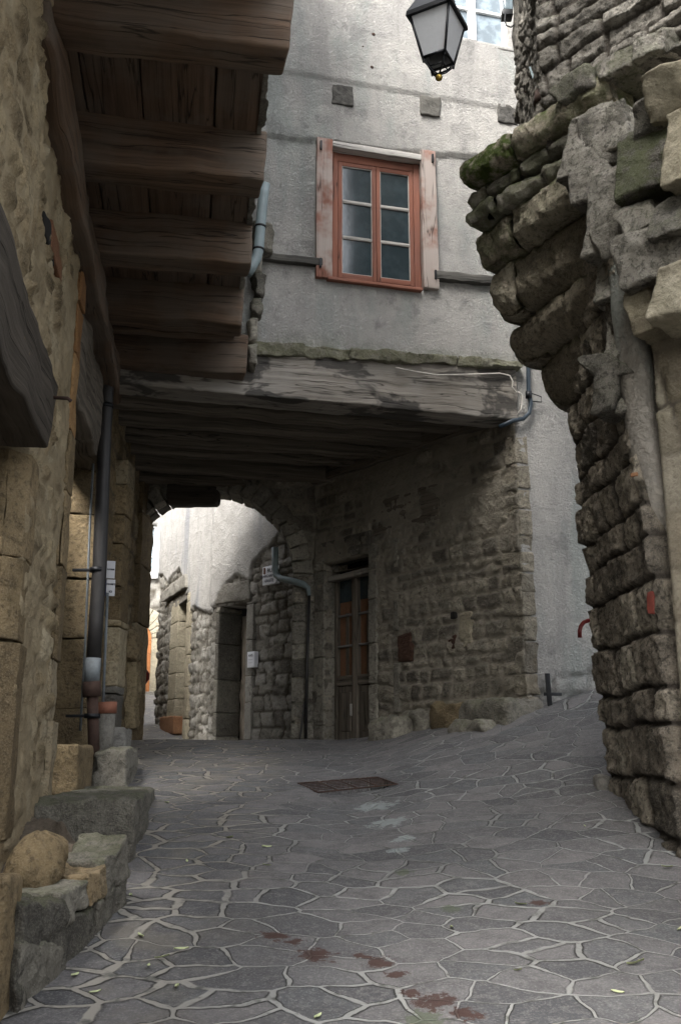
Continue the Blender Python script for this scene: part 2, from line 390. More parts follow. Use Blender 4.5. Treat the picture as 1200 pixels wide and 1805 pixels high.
M['sign_blue'] = plain('dark blue edge', (.03, .05, .16), .5)
M['ink'] = plain('black lettering', (.03, .03, .045), .6, var=0)
M['orange_door'] = wood_mat('orange varnished door', (.26, .10, .035), (.32, .135, .05), bump=.2)
M['void'] = plain('dark interior', (.012, .011, .01), .95, var=0, bump=0)  # near-black base colour stands in for the darkness of unlit interiors
M['soil'] = plain('dry soil', (.10, .08, .058), .95, bump=1.0, var=.6, scale=60)
M['leaf'] = plain('pale dry leaf', (.42, .46, .26), .6, var=.2)
M['curtain'] = plain('brown board behind glass', (.17, .085, .045), .8, var=.3)
def glass_mat(name, col, rough=.12, spec=.6, var=.6):
    m, nt, b = mk(name); N = NB(nt); co = N.n('ShaderNodeTexCoord').outputs['Object']
    n = N.noise(co, 7, 4, .6); n2 = N.noise(co, 60, 3, .6)
    c = N.mix(N.math('MULTIPLY', N.ss(n, .4, .65), var), col, tuple(x*2.2+.01 for x in col)); N.l(c, b.inputs['Base Color'])
    c2 = N.math('ADD', rough, .05); N.l(c2, b.inputs['Roughness']); b.inputs['Specular IOR Level'].default_value = spec
    N.l(N.bump(n, .08, .01), b.inputs['Normal']); return m
M['pane'] = glass_mat('dusty dark window glass', (.022, .034, .04), .06, .8, .25)
M['pane_light'] = glass_mat('pale glass with painted sky tone', (.12, .15, .17))  # sky reflection put into the paler bluish base colour
M['milk'] = plain('frosted lantern glass', (.48, .49, .50), .35, var=.06)
def lace_mat():
    m, nt, b = mk('lace curtain behind glass'); N = NB(nt); co = N.n('ShaderNodeTexCoord').outputs['Object']
    n = N.noise(co, 22, 4, .7); N.l(N.mix(N.ss(n, .42, .6), (.10, .16, .2), (.5, .58, .62)), b.inputs['Base Color']); b.inputs['Roughness'].default_value = .3; return m
M['lace'] = lace_mat()
# ---------------------------------------------------------------- paving
def paving_mat():
    m, nt, b = mk('crazy paving of porphyry slabs'); N = NB(nt)
    co = N.n('ShaderNodeTexCoord').outputs['Object']
    sx = N.n('ShaderNodeSeparateXYZ'); N.l(co, sx.inputs[0])
    nz = N.n('ShaderNodeTexNoise'); nz.inputs['Scale'].default_value = 2.2; nz.inputs['Detail'].default_value = 2; N.l(co, nz.inputs['Vector'])
    nz2 = N.n('ShaderNodeTexNoise'); nz2.inputs['Scale'].default_value = 14; nz2.inputs['Detail'].default_value = 3; N.l(co, nz2.inputs['Vector'])
    def vadd(a, nzz, k):
        s1 = N.n('ShaderNodeVectorMath', operation='SUBTRACT'); N.l(nzz.outputs['Color'], s1.inputs[0]); s1.inputs[1].default_value = (.5, .5, .5)
        s2 = N.n('ShaderNodeVectorMath', operation='SCALE'); N.l(s1.outputs[0], s2.inputs[0]); s2.inputs['Scale'].default_value = k
        s3 = N.n('ShaderNodeVectorMath', operation='ADD'); N.l(a, s3.inputs[0]); N.l(s2.outputs[0], s3.inputs[1]); return s3.outputs[0]
    fl = N.n('ShaderNodeCombineXYZ'); N.l(sx.outputs[0], fl.inputs[0]); N.l(sx.outputs[1], fl.inputs[1])
    cw = vadd(vadd(fl.outputs[0], nz, .20), nz2, .022)
    mp = N.n('ShaderNodeMapping'); N.l(cw, mp.inputs[0]); mp.inputs['Scale'].default_value = (.88, 1.18, 0); mp.inputs['Rotation'].default_value = (0, 0, .25)
    kw = dict(voronoi_dimensions='2D')
    v1 = N.n('ShaderNodeTexVoronoi', feature='DISTANCE_TO_EDGE', **kw); v2 = N.n('ShaderNodeTexVoronoi', feature='F1', **kw)
    for v in (v1, v2): N.l(mp.outputs[0], v.inputs['Vector']); v.inputs['Scale'].default_value = 4.3; v.inputs['Randomness'].default_value = .95
    d = N.math('DIVIDE', v1.outputs['Distance'], 4.3)
    # joint width: wide sandy joints on the left, hair joints elsewhere
    wn = N.ss(N.noise(co, 1.6, 2, .5), .42, .66)
    leftness = N.ss(sx.outputs[0], -.15, -.9)
    wid = N.math('ADD', N.math('MULTIPLY', wn, .010), .0052); wid = N.math('ADD', wid, N.math('MULTIPLY', N.math('MULTIPLY', leftness, N.ss(N.noise(co, 4.5, 3, .6), .35, .65)), .014))
    q = N.math('DIVIDE', d, wid); mask = N.ss(q, .75, 1.25)
    sc = N.n('ShaderNodeSeparateColor'); N.l(v2.outputs['Color'], sc.inputs[0])
    n1 = N.noise(co, 7, 5, .65); n2 = N.noise(co, 90, 4, .7); n3 = N.noise(co, .8, 3, .5)
    c = N.ramp(sc.outputs[0], [(0, (.060, .061, .064)), (.3, (.100, .098, .099)), (.6, (.145, .138, .136)), (.8, (.080, .084, .087)), (1, (.118, .112, .111))])
    c = N.mix(N.math('MULTIPLY', N.ss(n1, .42, .7), .55), c, (.06, .058, .058)); c = N.mix(N.math('MULTIPLY', N.ss(N.noise(co, 22, 6, .75), .5, .6), .35), c, (.2, .19, .18))
    c = N.mix(N.math('MULTIPLY', N.ss(n2, .5, .7), .5), c, (.27, .26, .255))
    c = N.mix(N.math('MULTIPLY', N.ss(n2, .5, .28), .35), c, (.03, .03, .03))
    n6 = N.noise(co, 11, 4, .6)
    dirt = N.math('MULTIPLY', leftness, N.math('MULTIPLY', N.ss(N.noise(co, 2.3, 4, .6), .45, .65), .55)); c = N.mix(dirt, c, (.15, .135, .11))
    mo = N.mix(leftness, N.mix(N.ss(n3, .45, .6), (.235, .24, .23), (.165, .168, .16)), (.225, .208, .175)); mo = N.mix(N.math('MULTIPLY', N.ss(sx.outputs[1], 6.2, 5.0), .3), mo, (.33, .32, .295)); mo = N.mix(N.ss(n6, .5, .7), mo, (.09, .09, .08))
    c = N.mix(mask, mo, c)
    crk = N.math('MULTIPLY', N.ss(N.math('ABSOLUTE', N.math('SUBTRACT', q, 1.05)), .42, .0), N.ss(N.noise(co, 3.3, 3, .6), .38, .48)); c = N.mix(crk, c, (.018, .018, .016))
    # spilt paint / rust stains and cement smears at their places
    def blob(px, py, r, thr, col, amt, cc, fr=9):
        g = ground(px, py)
        ds = N.n('ShaderNodeVectorMath', operation='DISTANCE'); N.l(fl.outputs[0], ds.inputs[0]); ds.inputs[1].default_value = (g[0], g[1], 0)
        k = N.ss(N.math('ADD', N.math('DIVIDE', ds.outputs['Value'], r), N.math('MULTIPLY', N.math('SUBTRACT', N.noise(co, fr, 6, .75), .5), 4.5)), 1.0, .8)
        return N.mix(N.math('MULTIPLY', k, amt), cc, col)
    for (x, y, r) in ((480, 1650, .06), (555, 1688, .075), (670, 1700, .07), (640, 1690, .04), (700, 1720, .04), (765, 1765, .08), (950, 1592, .05), (520, 1662, .04), (820, 1790, .06), (725, 1750, .04)):
        c = blob(x, y, r, 0, (.05, .024, .018), .9, c, 16)
    for (x, y, r) in ((662, 1420, .14), (685, 1450, .12), (708, 1480, .07), (700, 1500, .06)):
        c = blob(x, y, r, 0, (.26, .29, .28), .7, c, 14)
    for (x, y, r) in ((745, 1800, .08), (710, 1540, .05), (795, 1600, .06)):
        c = blob(x, y, r, 0, (.07, .085, .05), .7, c, 20)
    N.l(c, b.inputs['Base Color'])
    N.l(N.math('ADD', .62, N.math('MULTIPLY', n1, .3)), b.inputs['Roughness']); b.inputs['Specular IOR Level'].default_value = .35
    hh = N.math('ADD', N.math('MULTIPLY', N.ss(q, .6, 1.8), .9), N.math('ADD', N.math('MULTIPLY', sc.outputs[1], .5), N.math('MULTIPLY', n1, .9)))
    bn = N.bump(hh, .8, .012); bn = N.bump(n2, .4, .004, bn); N.l(bn, b.inputs['Normal']); return m
M['paving'] = paving_mat()
DR = [ground(524, 1381), ground(666, 1370), ground(702, 1383), ground(560, 1398)]
xs = np.concatenate([np.linspace(-40, -3, 24)[:-1], lines([-3, 3.4], .03), np.linspace(3.4, 40, 24)[1:]])
ys = np.concatenate([np.linspace(-25, 2.4, 20)[:-1], lines([2.4, 12.6], .03), lines([12.63, 30], .25), np.linspace(30, 60, 12)[1:]])
X, Y = np.meshgrid(xs, ys); G = gz(X, Y)
G = G + .010*f2(X, Y, 1.6, 3, 3)*2 + .003*f2(X, Y, 9, 4, 2)*2
def inquad(X, Y, q, shrink=.97):
    c = sum(q)/4; ins = np.ones_like(X, bool)
    for a, b_ in zip(q, q[1:]+q[:1]):
        a = c+(a-c)*shrink; b_ = c+(b_-c)*shrink
        ins &= ((b_[0]-a[0])*(Y-a[1])-(b_[1]-a[1])*(X-a[0])) < 0
    return ins
q = DR if inquad(np.array([sum(p[0] for p in DR)/4]), np.array([sum(p[1] for p in DR)/4]), DR)[0] else DR[::-1]
G[inquad(X, Y, q, .96)] -= .5
acc = Acc(); nx = len(xs); a = (np.arange(len(ys)-1)[:, None]*nx+np.arange(nx-1)[None]).ravel()
acc.add(np.stack([X, Y, G], -1).reshape(-1, 3), np.stack([a, a+1, a+1+nx, a+nx], 1).tolist())
g = acc.obj('paving', M['paving']); g['kind'] = 'structure'
# ---------------------------------------------------------------- frames: a wall plane with u along it, v = world z, d outwards
class Fr:
    def __init__(s, O, ex, n):
        s.O = A(O[0], O[1], 0); s.ex = A(ex[0], ex[1], 0)/np.hypot(*ex[:2]); s.n = A(n[0], n[1], 0)/np.hypot(*n[:2])
    def pt(s, u, v, d=0): return s.O+s.ex*u+Z*v+s.n*d
    def uv(s, x, y, d=0):
        p = hit(x, y, s.O+s.n*d, s.n); return float(np.dot(p-s.O, s.ex)), float(p[2])
    def box(s, acc, u0, u1, v0, v1, d0, d1, **k):
        return acc.box(s.pt(u0, v0, d0), s.ex*(u1-u0), s.n*(d1-d0), Z*(v1-v0), **k)
    def quad(s, acc, pts, d0, d1, **k):
        """four (u,v) corners BL BR TR TL, between depths d0 and d1"""
        a, b, c, e = pts
        return acc.hexa([s.pt(*a, d0), s.pt(*b, d0), s.pt(*b, d1), s.pt(*a, d1), s.pt(*e, d0), s.pt(*c, d0), s.pt(*c, d1), s.pt(*e, d1)], **k)
    def px(s, acc, pts, d0, d1, **k):
        return s.quad(acc, [s.uv(*p) for p in pts], d0, d1, **k)
def poly_interp(fr, pts):
    q = sorted(fr.uv(*p) for p in pts); return np.array([a for a, b in q]), np.array([b for a, b in q])
ST0 = lambda U: np.zeros(U.shape+(4,))
# ================================================================ HOUSE OVER THE PASSAGE
F = Fr((0, 8.92), (.9695, .2453), (.2453, -.9695))
CU, _ = F.uv(916, 950)                      # corner of the passage
C = F.pt(CU, 0)
house = thing('passage_house', 'grey roughcast house standing on a timber beam over the vaulted passage', 'house', tuple(F.pt(.3, 1.5)))
w0, w1 = F.uv(600, 470)[0], F.uv(600, 270)[0]
WU0, WV0 = F.uv(567, 492); WU1, WV1 = F.uv(757, 262)
WU1 = F.uv(752, 400)[0]; WU0 = F.uv(570, 400)[0]; WV0 = F.uv(655, 500)[1]; WV1 = F.uv(655, 262)[1]
XU0 = F.uv(790, 60)[0]; XU1 = F.uv(893, 60)[0]; XV0 = F.uv(840, 78)[1]; XV1 = XV0+1.35
BT = F.uv(640, 640)[1]                       # top of the big beam
lu, lv = poly_interp(F, [(440, 238), (556, 250), (585, 258), (690, 268), (765, 274), (840, 279), (905, 284)])
SUu, SUv = poly_interp(F, [(440, 615), (640, 640), (910, 655)])
def fac(U, V):
    h = .010*f2(U, V, 1.5, 31, 3)*2 + .0015*f2(U, V, 18, 33, 4)*2
    line = np.interp(U, lu, lv)+.02*f2(U, V*0, 5, 37, 3)
    h = h + .035*smooth(-.006, .012, V-line)
    # second, higher plaster step
    l2 = F.uv(700, 165)[1]+0*U+.015*f2(U, V*0, 6, 38, 3)
    h = h + .018*smooth(-.01, .01, V-l2)
    st = ST0(U)
    # patch where render has fallen off at the foot of the right-hand wall
    foot = gz(F.O[0]+F.ex[0]*U, F.O[1]+F.ex[1]*U)
    lim = foot+.32+.12*f2(U, V*0, 3, 41, 3)*2
    ms, mst = masonry(5, (.12, .2), (.18, .4), bulge=.04)(U, V)
    k = smooth(.02, -.02, V-lim)*(U > CU-.05)
    h = h*(1-k)+k*(ms-.045)
    st[..., 0] = k*.8
    st[..., 3] = .55*smooth(.35, .0, V-BT)*(V > BT-.01)*(U < CU+.1)
    return h, st
ul = lines([-2.2, WU0, WU1, XU0, XU1, CU, 5.5], .028); vl = lines([.8, BT-.02, WV0, WV1, XV0, XV1, 9.5], .028).tolist()+lines([9.6, 12.0], .3).tolist()
def fkeep(u, v):
    k = ~((u > WU0) & (u < WU1) & (v > WV0) & (v < WV1))
    k &= ~((u > XU0) & (u < XU1) & (v > XV0) & (v < XV1))
    k &= ~((u < CU) & (v < BT-.02))
    return k
a = Acc(); panel(a, F.O, F.ex, Z, F.n, ul, vl, fac, fkeep, rim=.3); a.obj('facade_wall', M['facade'], house)
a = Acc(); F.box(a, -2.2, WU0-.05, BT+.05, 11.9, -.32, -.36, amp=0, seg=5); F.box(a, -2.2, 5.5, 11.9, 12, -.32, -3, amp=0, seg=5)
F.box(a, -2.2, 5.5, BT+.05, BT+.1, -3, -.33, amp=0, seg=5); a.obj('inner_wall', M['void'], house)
# beam ends
for (x0, y0, x1, y1) in ((584, 152, 621, 193), (738, 172, 773, 211), (873, 186, 908, 224)):
    u0, v1 = F.uv(x0, y0); u1, v0 = F.uv(x1, y1)
    a = Acc(); F.box(a, u0, u1, v0, v1, -.2, .055, seg=.03, r=.012, amp=.01, freq=14, fine=.004); a.obj('beam_end', M['end_grain'], house)
# rusty studs
for (x, y, r) in ((656, 66, .022), (653, 124, .022), (637, 88, .012)):
    u, v = F.uv(x, y); a = Acc(); a.tube([F.pt(u, v, -.02), F.pt(u, v, .045), F.pt(u, v, .06)], [r*1.3, r*1.2, r*.6], 9); a.obj('wall_stud', M['rust'], house)
# timber rails left and right of the window
for (x0, y0, x1, y1, t) in ((462, 448, 566, 460, 12), (766, 482, 880, 492, 14)):
    u0, v0 = F.uv(x0, y0+t); u1, _ = F.uv(x1, y1); _, v1 = F.uv(x0, y0); _, e0 = F.uv(x1, y1+t); _, e1 = F.uv(x1, y1)
    a = Acc(); F.quad(a, [(u0, v0), (u1, e0), (u1, e1), (u0, v1)], -.05, .06, seg=.06, r=.008, amp=.010, freq=7, fine=.004); a.obj('timber_rail', M['end_grain'], house)
# mossy ledge above the beam
def ledge():
    a = Acc(); xs_ = [438, 530, 612, 735, 800, 912]
    for i, (p, q) in enumerate(zip(xs_[:-1], xs_[1:])):
        yt = lambda x: 607+(x-440)*.075; yb = lambda x: 630+(x-440)*.052
        st = (random.random(), 1, random.random(), .4)
        F.px(a, [(p+1, yb(p)), (q, yb(q)), (q, yt(q)), (p+1, yt(p))], -.1, .10+random.uniform(-.02, .03), seg=.03, r=.012, amp=.022, freq=7, fine=.012, st=st)
    return a
ledge().obj('mossy_ledge', M['mossy'], house)
# the big beam: long axis first
BL = F.uv(256, 640)[0]; BR = F.uv(908, 700)[0]
bb0 = F.uv(256, 682)[1]; bb1 = F.uv(908, 742)[1]; bt0 = F.uv(440, 628)[1]; bt1 = F.uv(908, 655)[1]
BB = (bb0+bb1)/2
def sag(W): return W
a = Acc(); n_ = 22
F.quad(a, [(BL-.3, bb0), (BR+.0, bb1), (BR+.0, bt1), (BL-.3, bt0)], -.28, .05, seg=.05, r=.014, amp=.013, freq=3.5, fine=.010)
a.obj('main_beam', M['beam'], house)
# passage right wall
Rt = Fr(C, (-.624, .781), (-.781, -.624)); LR = 3.35
DU0 = Rt.uv(653, 1150)[0]; DU1 = Rt.uv(574, 1150)[0]; DV1 = Rt.uv(615, 985)[1]
CT = Rt.uv(905, 765)[1]+.3
def rw(U, V):
    h, st = masonry(21, (.08, .19), (.10, .34), bulge=.024, edge=.015, off=.012, warp=.03, rough=.014, fine=.008, mort=.03)(U, V)
    k = .9*smooth(.5, .7, .5+.9*f2(U, V, 2.3, 44, 4)+.2*smooth(3.0, 3.8, V)-.1)  # areas still under render
    h = h*(1-k*.75)+k*.028; st[..., 1] = st[..., 1]*(1-.8*k); return h, st
a = Acc(); panel(a, Rt.O, Rt.ex, Z, Rt.n, lines([0, DU0, DU1, LR], .022), lines([1.2, DV1, CT], .022), rw,
      lambda u, v: ~((u > DU0) & (u < DU1) & (v < DV1)), rim=.1)
a.obj('passage_wall', M['passage'], house)
# quoins on the corner
a = Acc()
y = 1.75; k = 0
while y < CT-.35:
    hh = random.uniform(.16, .34); wd = .14 if k % 2 else .24
    st = (random.random()*.6+.2, 1, .5, 0)
    a.box(C+Z*(y+.006)+Rt.n*.012+F.n*.010, Rt.ex*wd, F.ex*(.0+.14), Z*(hh-.014), seg=.03, r=.012, amp=.016, freq=6, fine=.008, st=st)
    y += hh; k += 1
a.obj('quoin', M['passage'], house)
# rendered-over bricks, painted-in hole and blocked holes in the passage wall
def on_wall(fr, x0, y0, x1, y1, d0, d1, mat, name, **k):
    u = sorted((fr.uv(x0, (y0+y1)/2)[0], fr.uv(x1, (y0+y1)/2)[0])); v = sorted((fr.uv((x0+x1)/2, y0)[1], fr.uv((x0+x1)/2, y1)[1]))
    a = Acc(); fr.box(a, u[0], u[1], v[0], v[1], d0, d1, **k); return a.obj(name, M[mat], house)
on_wall(Rt, 812, 1078, 833, 1140, -.04, .032, 'yellow', 'patch_stone', seg=.04, r=.025, amp=.02)
on_wall(Rt, 791, 1118, 805, 1145, -.04, .034, 'dark_brick', 'patch_brick', seg=.04, r=.02, amp=.014)
on_wall(Rt, 703, 1118, 729, 1166, -.04, .034, 'dark_brick', 'patch_brick', seg=.04, r=.02, amp=.014)
on_wall(Rt, 697, 948, 704, 1000, -.04, .036, 'grey_stone', 'vertical_stone', seg=.05, r=.01, amp=.008)
on_wall(Rt, 697, 1060, 704, 1112, -.04, .036, 'grey_stone', 'vertical_stone', seg=.05, r=.01, amp=.008)
on_wall(Rt, 697, 1170, 706, 1255, -.04, .036, 'grey_stone', 'vertical_stone', seg=.05, r=.01, amp=.008)
on_wall(Rt, 795, 1078, 805, 1092, -.04, .036, 'void', 'hole_shade', r=.02, amp=.01)  # near-black block on the wall face paints the shade of a hole
on_wall(Rt, 660, 868, 775, 930, -.04, .026, 'dark_wood', 'embedded_lintel', seg=.06, r=.01, amp=.01)
# door surround stones
a = Acc()
for (x0, x1) in ((653, 667), (556, 574)):
    u = sorted((Rt.uv(x0, 1150)[0], Rt.uv(x1, 1150)[0])); vv = 1.3
    while vv < DV1+.05:
        hh = random.uniform(.3, .6); Rt.box(a, u[0], u[1], vv+.005, min(vv+hh, DV1+.1)-.008, -.2, .035, seg=.06, r=.012, amp=.006, st=(random.uniform(.5, .95), 1, .5, 0)); vv += hh
u = sorted((Rt.uv(655, 1000)[0], Rt.uv(560, 1000)[0])); Rt.box(a, u[0], u[1], DV1+.02, DV1+.28, -.3, .02, seg=.07, r=.015, amp=.01, st=(.05, 1, .5, 0))
a.obj('door_surround', M['grey_stone'], house)
# door (leaves recessed in the opening)
dr = Acc(); 
g0 = float(gz(*Rt.pt((DU0+DU1)/2, 0)[:2]))
D0, D1 = DU0+.02, DU1-.02; dm = (D0+D1)/2
Rt.box(dr, D0, D0+.05, 1.3, DV1-.12, -.18, -.12, amp=.002); Rt.box(dr, D1-.05, D1, 1.3, DV1-.12, -.18, -.12, amp=.002)
Rt.box(dr, dm-.045, dm+.045, 1.3, DV1-.12, -.18, -.10, amp=.002)
vt = Rt.uv(615, 1188)[1]; vtop = Rt.uv(615, 1000)[1]
Rt.box(dr, D0+.05, D1-.05, vt-.12, vt, -.18, -.115, amp=.002); Rt.box(dr, D0, D1, vtop, DV1-.1, -.18, -.1, amp=.003)
door = dr.obj('door', M['dark_wood'], house)
for (p, q) in ((D0+.06, dm-.05), (dm+.05, D1-.06)):
    a = Acc(); Rt.box(a, p, q, 1.3, vt-.13, -.17, -.13, amp=.003, r=.004); Rt.box(a, p+.04, q-.04, g0+.1, vt-.2, -.14, -.118, amp=.002); a.obj('lower_panel', M['dark_wood'], door)
    a = Acc(); Rt.box(a, p, q, vt, Rt.uv(615, 1055)[1], -.175, -.165, amp=0, seg=1, r=0); a.obj('board', M['curtain'], door)
    for y in (1080, 1135):
        a = Acc(); v = Rt.uv(615, y)[1]; Rt.box(a, p, q, v-.014, v+.014, -.155, -.12, amp=.001); a.obj('glazing_bar', M['pale_grey_wood'], door)
    a = Acc(); Rt.box(a, (p+q)/2-.03, (p+q)/2+.03, vt, Rt.uv(615, 1075)[1], -.163, -.156, amp=.0); a.obj('mullion', M['dark_wood'], door)
    a = Acc(); Rt.box(a, p, q, Rt.uv(615, 1055)[1], vtop, -.164, -.157, amp=0, r=0, seg=1); a.obj('pane', M['pane'], door)
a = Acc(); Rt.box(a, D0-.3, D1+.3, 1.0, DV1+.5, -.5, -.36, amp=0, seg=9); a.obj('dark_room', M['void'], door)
a = Acc(); Rt.box(a, D0-.05, D1+.06, DV1-.22, DV1-.15, -.15, -.02, seg=.06, r=.01, amp=.006); a.obj('transom', M['beam'], door)
a = Acc(); Rt.box(a, dm+.05, dm+.09, g0+.28, g0+.42, -.12, -.10, amp=0); a.obj('lock_plate', M['pale_wood'], door)
# passage back wall with the arch
EY = Rt.pt(LR, 0); E = A(EY[0], EY[1], 0)
Bk = Fr((EY[0], EY[1]), (-1, 0), (0, -1)); JX = -.60      # arch jamb x
acx = -1.70; ar = acx*-1+JX; acz = 2.14+1.5
def bw(U, V):
    h, st = masonry(51, (.14, .22), (.2, .4), bulge=.02)(U, V); return h, st
a = Acc()
def bkeep(u, v):
    x = EY[0]-u; return ~(((x-acx)**2+(v-acz)**2 < (ar+.12)**2) & (v > acz) | ((x < JX+.02) & (v <= acz)))
panel(a, Bk.O, Bk.ex, Z, Bk.n, lines([-.4, 2.6], .03), lines([1.2, acz, 5.6], .03), bw, bkeep, rim=.5); a.obj('back_wall', M['passage'], house)
a = Acc(); nv = 21
for i in range(nv):
    t0 = math.pi*i/nv; t1 = math.pi*(i+1)/nv-.012; r0 = ar; r1 = ar+random.uniform(.2, .26)
    P = lambda t, r, d: A(acx+r*math.cos(t), EY[1]-d, acz+r*math.sin(t))
    for (da, db) in ((.03, -.2), (-.205, -.5)):
        st = (random.random(), 1, .5, 0)
        a.hexa([P(t0, r0, da), P(t1, r0, da), P(t1, r1, da), P(t0, r1, da), P(t0, r0, db), P(t1, r0, db), P(t1, r1, db), P(t0, r1, db)], seg=.06, r=.014, amp=.012, fine=.004, st=st)
a.obj('arch_ring', M['grey_stone'], house)
a = Acc(); vv = 1.4
while vv < acz:
    hh = min(random.uniform(.18, .34), acz-vv)
    a.box(A(JX, EY[1]-.02, vv+.004), A(-JX+EY[0]+.02, 0, 0), A(0, .52, 0), A(0, 0, hh-.01), seg=.06, r=.014, amp=.01, fine=.004); vv += hh
a.obj('arch_jamb', M['grey_stone'], house)
# blanking: floor above passage (boards) and joists, ends resting on the right wall
def zatceil(): return BB+.02
CB = BB-.02
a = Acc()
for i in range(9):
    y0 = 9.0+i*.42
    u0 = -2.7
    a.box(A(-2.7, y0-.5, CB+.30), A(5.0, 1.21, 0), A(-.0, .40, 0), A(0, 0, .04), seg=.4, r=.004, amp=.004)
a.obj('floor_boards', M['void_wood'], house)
for i in range(9):
    dd = -.60-.53*i
    u0 = -2.4
    # where the joist meets the right wall
    # F.pt(u,.,dd) on Rt plane
    num = np.dot(Rt.O-F.pt(0, 0, dd), Rt.n); u1 = num/np.dot(F.ex, Rt.n)
    if F.pt(-1, 0, dd)[1] > EY[1]-.1: break
    hj = .25+random.uniform(-.03, .03); wj = .17+random.uniform(-.03, .03); tz = random.uniform(-.02, .02)
    a = Acc(); z0 = CB+.30-hj
    a.hexa([F.pt(u0, z0+tz, dd), F.pt(u1+.02, z0-tz, dd), F.pt(u1+.02, z0-tz, dd-wj), F.pt(u0, z0+tz, dd-wj),
            F.pt(u0, CB+.31, dd), F.pt(u1+.02, CB+.31, dd), F.pt(u1+.02, CB+.31, dd-wj), F.pt(u0, CB+.31, dd-wj)], seg=.09, r=.025, amp=.02, freq=3, fine=.004)
    a.obj('ceiling_joist', M['dark_wood'], house)
a = Acc(); p0 = Rt.pt(.05, CB+.04, .0); p1 = Rt.pt(LR, CB+.04, 0)
a.box(p0, p1-p0, Rt.n*.10, Z*.16, seg=.1, r=.02, amp=.015, freq=4); a.obj('wall_plate', M['dark_wood'], house)
# dark timber hanging under the crown of the arch
a = Acc(); p = atY(293, 880, EY[1]+.1); q = atY(386, 880, EY[1]+.1)
a.box(A(p[0], EY[1]-.05, p[2]-.09), A(q[0]-p[0], 0, 0), A(0, .35, 0), A(0, 0, .32), seg=.05, r=.09, amp=.012, freq=5); a.obj('crown_timber', M['lintel'], house)
# upper fill of back (keeps light out above arch wall)
# ---------- red window
def window_red():
    fr = F
    r = Acc(); U0, U1, V0, V1 = WU0, WU1, WV0, WV1
    fw = .075
    i0 = fr.uv(585, 400)[0]; i1 = fr.uv(744, 400)[0]
    fr.box(r, i0-.01, i0+fw, V0+.0, V1-.06, -.10, -.045, seg=.2, amp=.002, r=.004); fr.box(r, i1-fw, i1+.01, V0, V1-.06, -.10, -.045, seg=.2, amp=.002, r=.004)
    fr.box(r, i0+fw, i1-fw, V1-.17, V1-.06, -.10, -.05, seg=.2, amp=.002, r=.004); fr.box(r, i0+fw, i1-fw, V0, V0+.05, -.10, -.05, seg=.2, amp=.002, r=.004)
    win = r.obj('window', M['red_wood'], house)
    s0, s1 = i0+fw+.004, i1-fw-.004; b, t = V0+.055, V1-.175; m = (s0+s1)/2
    for (p, q) in ((s0, m-.003), (m+.003, s1)):
        a = Acc(); sw = .042
        fr.box(a, p, p+sw, b, t, -.085, -.05, seg=.2, amp=.001, r=.004); fr.box(a, q-sw, q, b, t, -.085, -.05, seg=.2, amp=.001, r=.004)
        fr.box(a, p+sw, q-sw, b, b+.055, -.083, -.052, seg=.2, amp=.001, r=.003); fr.box(a, p+sw, q-sw, t-.045, t, -.083, -.052, seg=.2, amp=.001, r=.003)
        a.obj('sash', M['red_wood'], win)
        hb = (t-.045-(b+.055))/3
        a = Acc()
        for k in (1, 2): fr.box(a, p+sw, q-sw, b+.055+hb*k-.011, b+.055+hb*k+.011, -.08, -.054, seg=.2, amp=.001, r=.003)
        # white putty beads round the panes
        for k in range(3):
            v0 = b+.055+hb*k+(.011 if k else 0); v1 = b+.055+hb*(k+1)-(.011 if k < 2 else 0)
            for (aa, bb, cc, dd_) in ((p+sw, p+sw+.008, v0, v1), (q-sw-.008, q-sw, v0, v1), (p+sw+.008, q-sw-.008, v0, v0+.007), (p+sw+.008, q-sw-.008, v1-.007, v1)):
                fr.box(a, aa, bb, cc, dd_, -.082, -.058, seg=.05, amp=.0015, freq=20, r=.001)
        a.obj('putty', M['pale_wood'], win)
        for k in range(3):
            a = Acc(); fr.box(a, p+sw+.001, q-sw-.001, b+.055+hb*k+.001, b+.055+hb*(k+1)-.001, -.08, -.073, seg=.1, amp=.0, r=0); a.obj('pane', M['pane'], win)
    # reveal boards left/right painted and peeling, head board, sill
    for (x0, x1, y0, y1) in ((556, 584, 248, 493), (742, 768, 270, 511)):
        u0 = fr.uv(x0, 400)[0]; u1 = fr.uv(x1, 400)[0]; v1 = fr.uv((x0+x1)/2, y0)[1]; v0 = fr.uv((x0+x1)/2, y1)[1]
        a = Acc(); fr.box(a, u0, u1, v0, v1, -.03, .05, seg=.1, r=.005, amp=.004, freq=4); o = a.obj('shutter_board', M['peel_wood'], win)
        a = Acc()
        for vv in (v0+.1, v1-.15):
            uu = u0+.03 if x0 < 600 else u1-.05
            fr.box(a, uu, uu+.02, vv, vv+.1, .045, .075, r=.003, amp=0)
        a.obj('hinge', M['iron'], o)
    a = Acc(); u0 = fr.uv(584, 258)[0]; u1 = fr.uv(742, 258)[0]; v = fr.uv(660, 266)[1]
    fr.box(a, u0+.005, u1-.005, v-.055, v+.015, -.1, .045, seg=.1, r=.006, amp=.005, freq=5); a.obj('head_board', M['pale_wood'], win)
    a = Acc(); u0 = fr.uv(575, 500)[0]; u1 = fr.uv(742, 500)[0]; fr.box(a, u0, u1, V0-.035, V0-.002, -.1, .055, seg=.1, r=.006, amp=.004); a.obj('sill', M['red_wood'], win)
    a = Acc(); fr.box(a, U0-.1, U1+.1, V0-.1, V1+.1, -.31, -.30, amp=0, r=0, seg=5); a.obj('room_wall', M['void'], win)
    a = Acc()
    fr.box(a, U0, i0-.012, V0, V1, -.11, -.06, seg=.2, amp=0, r=0); fr.box(a, i1+.012, U1, V0, V1, -.11, -.06, seg=.2, amp=0, r=0); fr.box(a, i0, i1, V1-.055, V1, -.11, -.06, seg=.2, amp=0, r=0); a.obj('reveal', M['red_wood'], win)
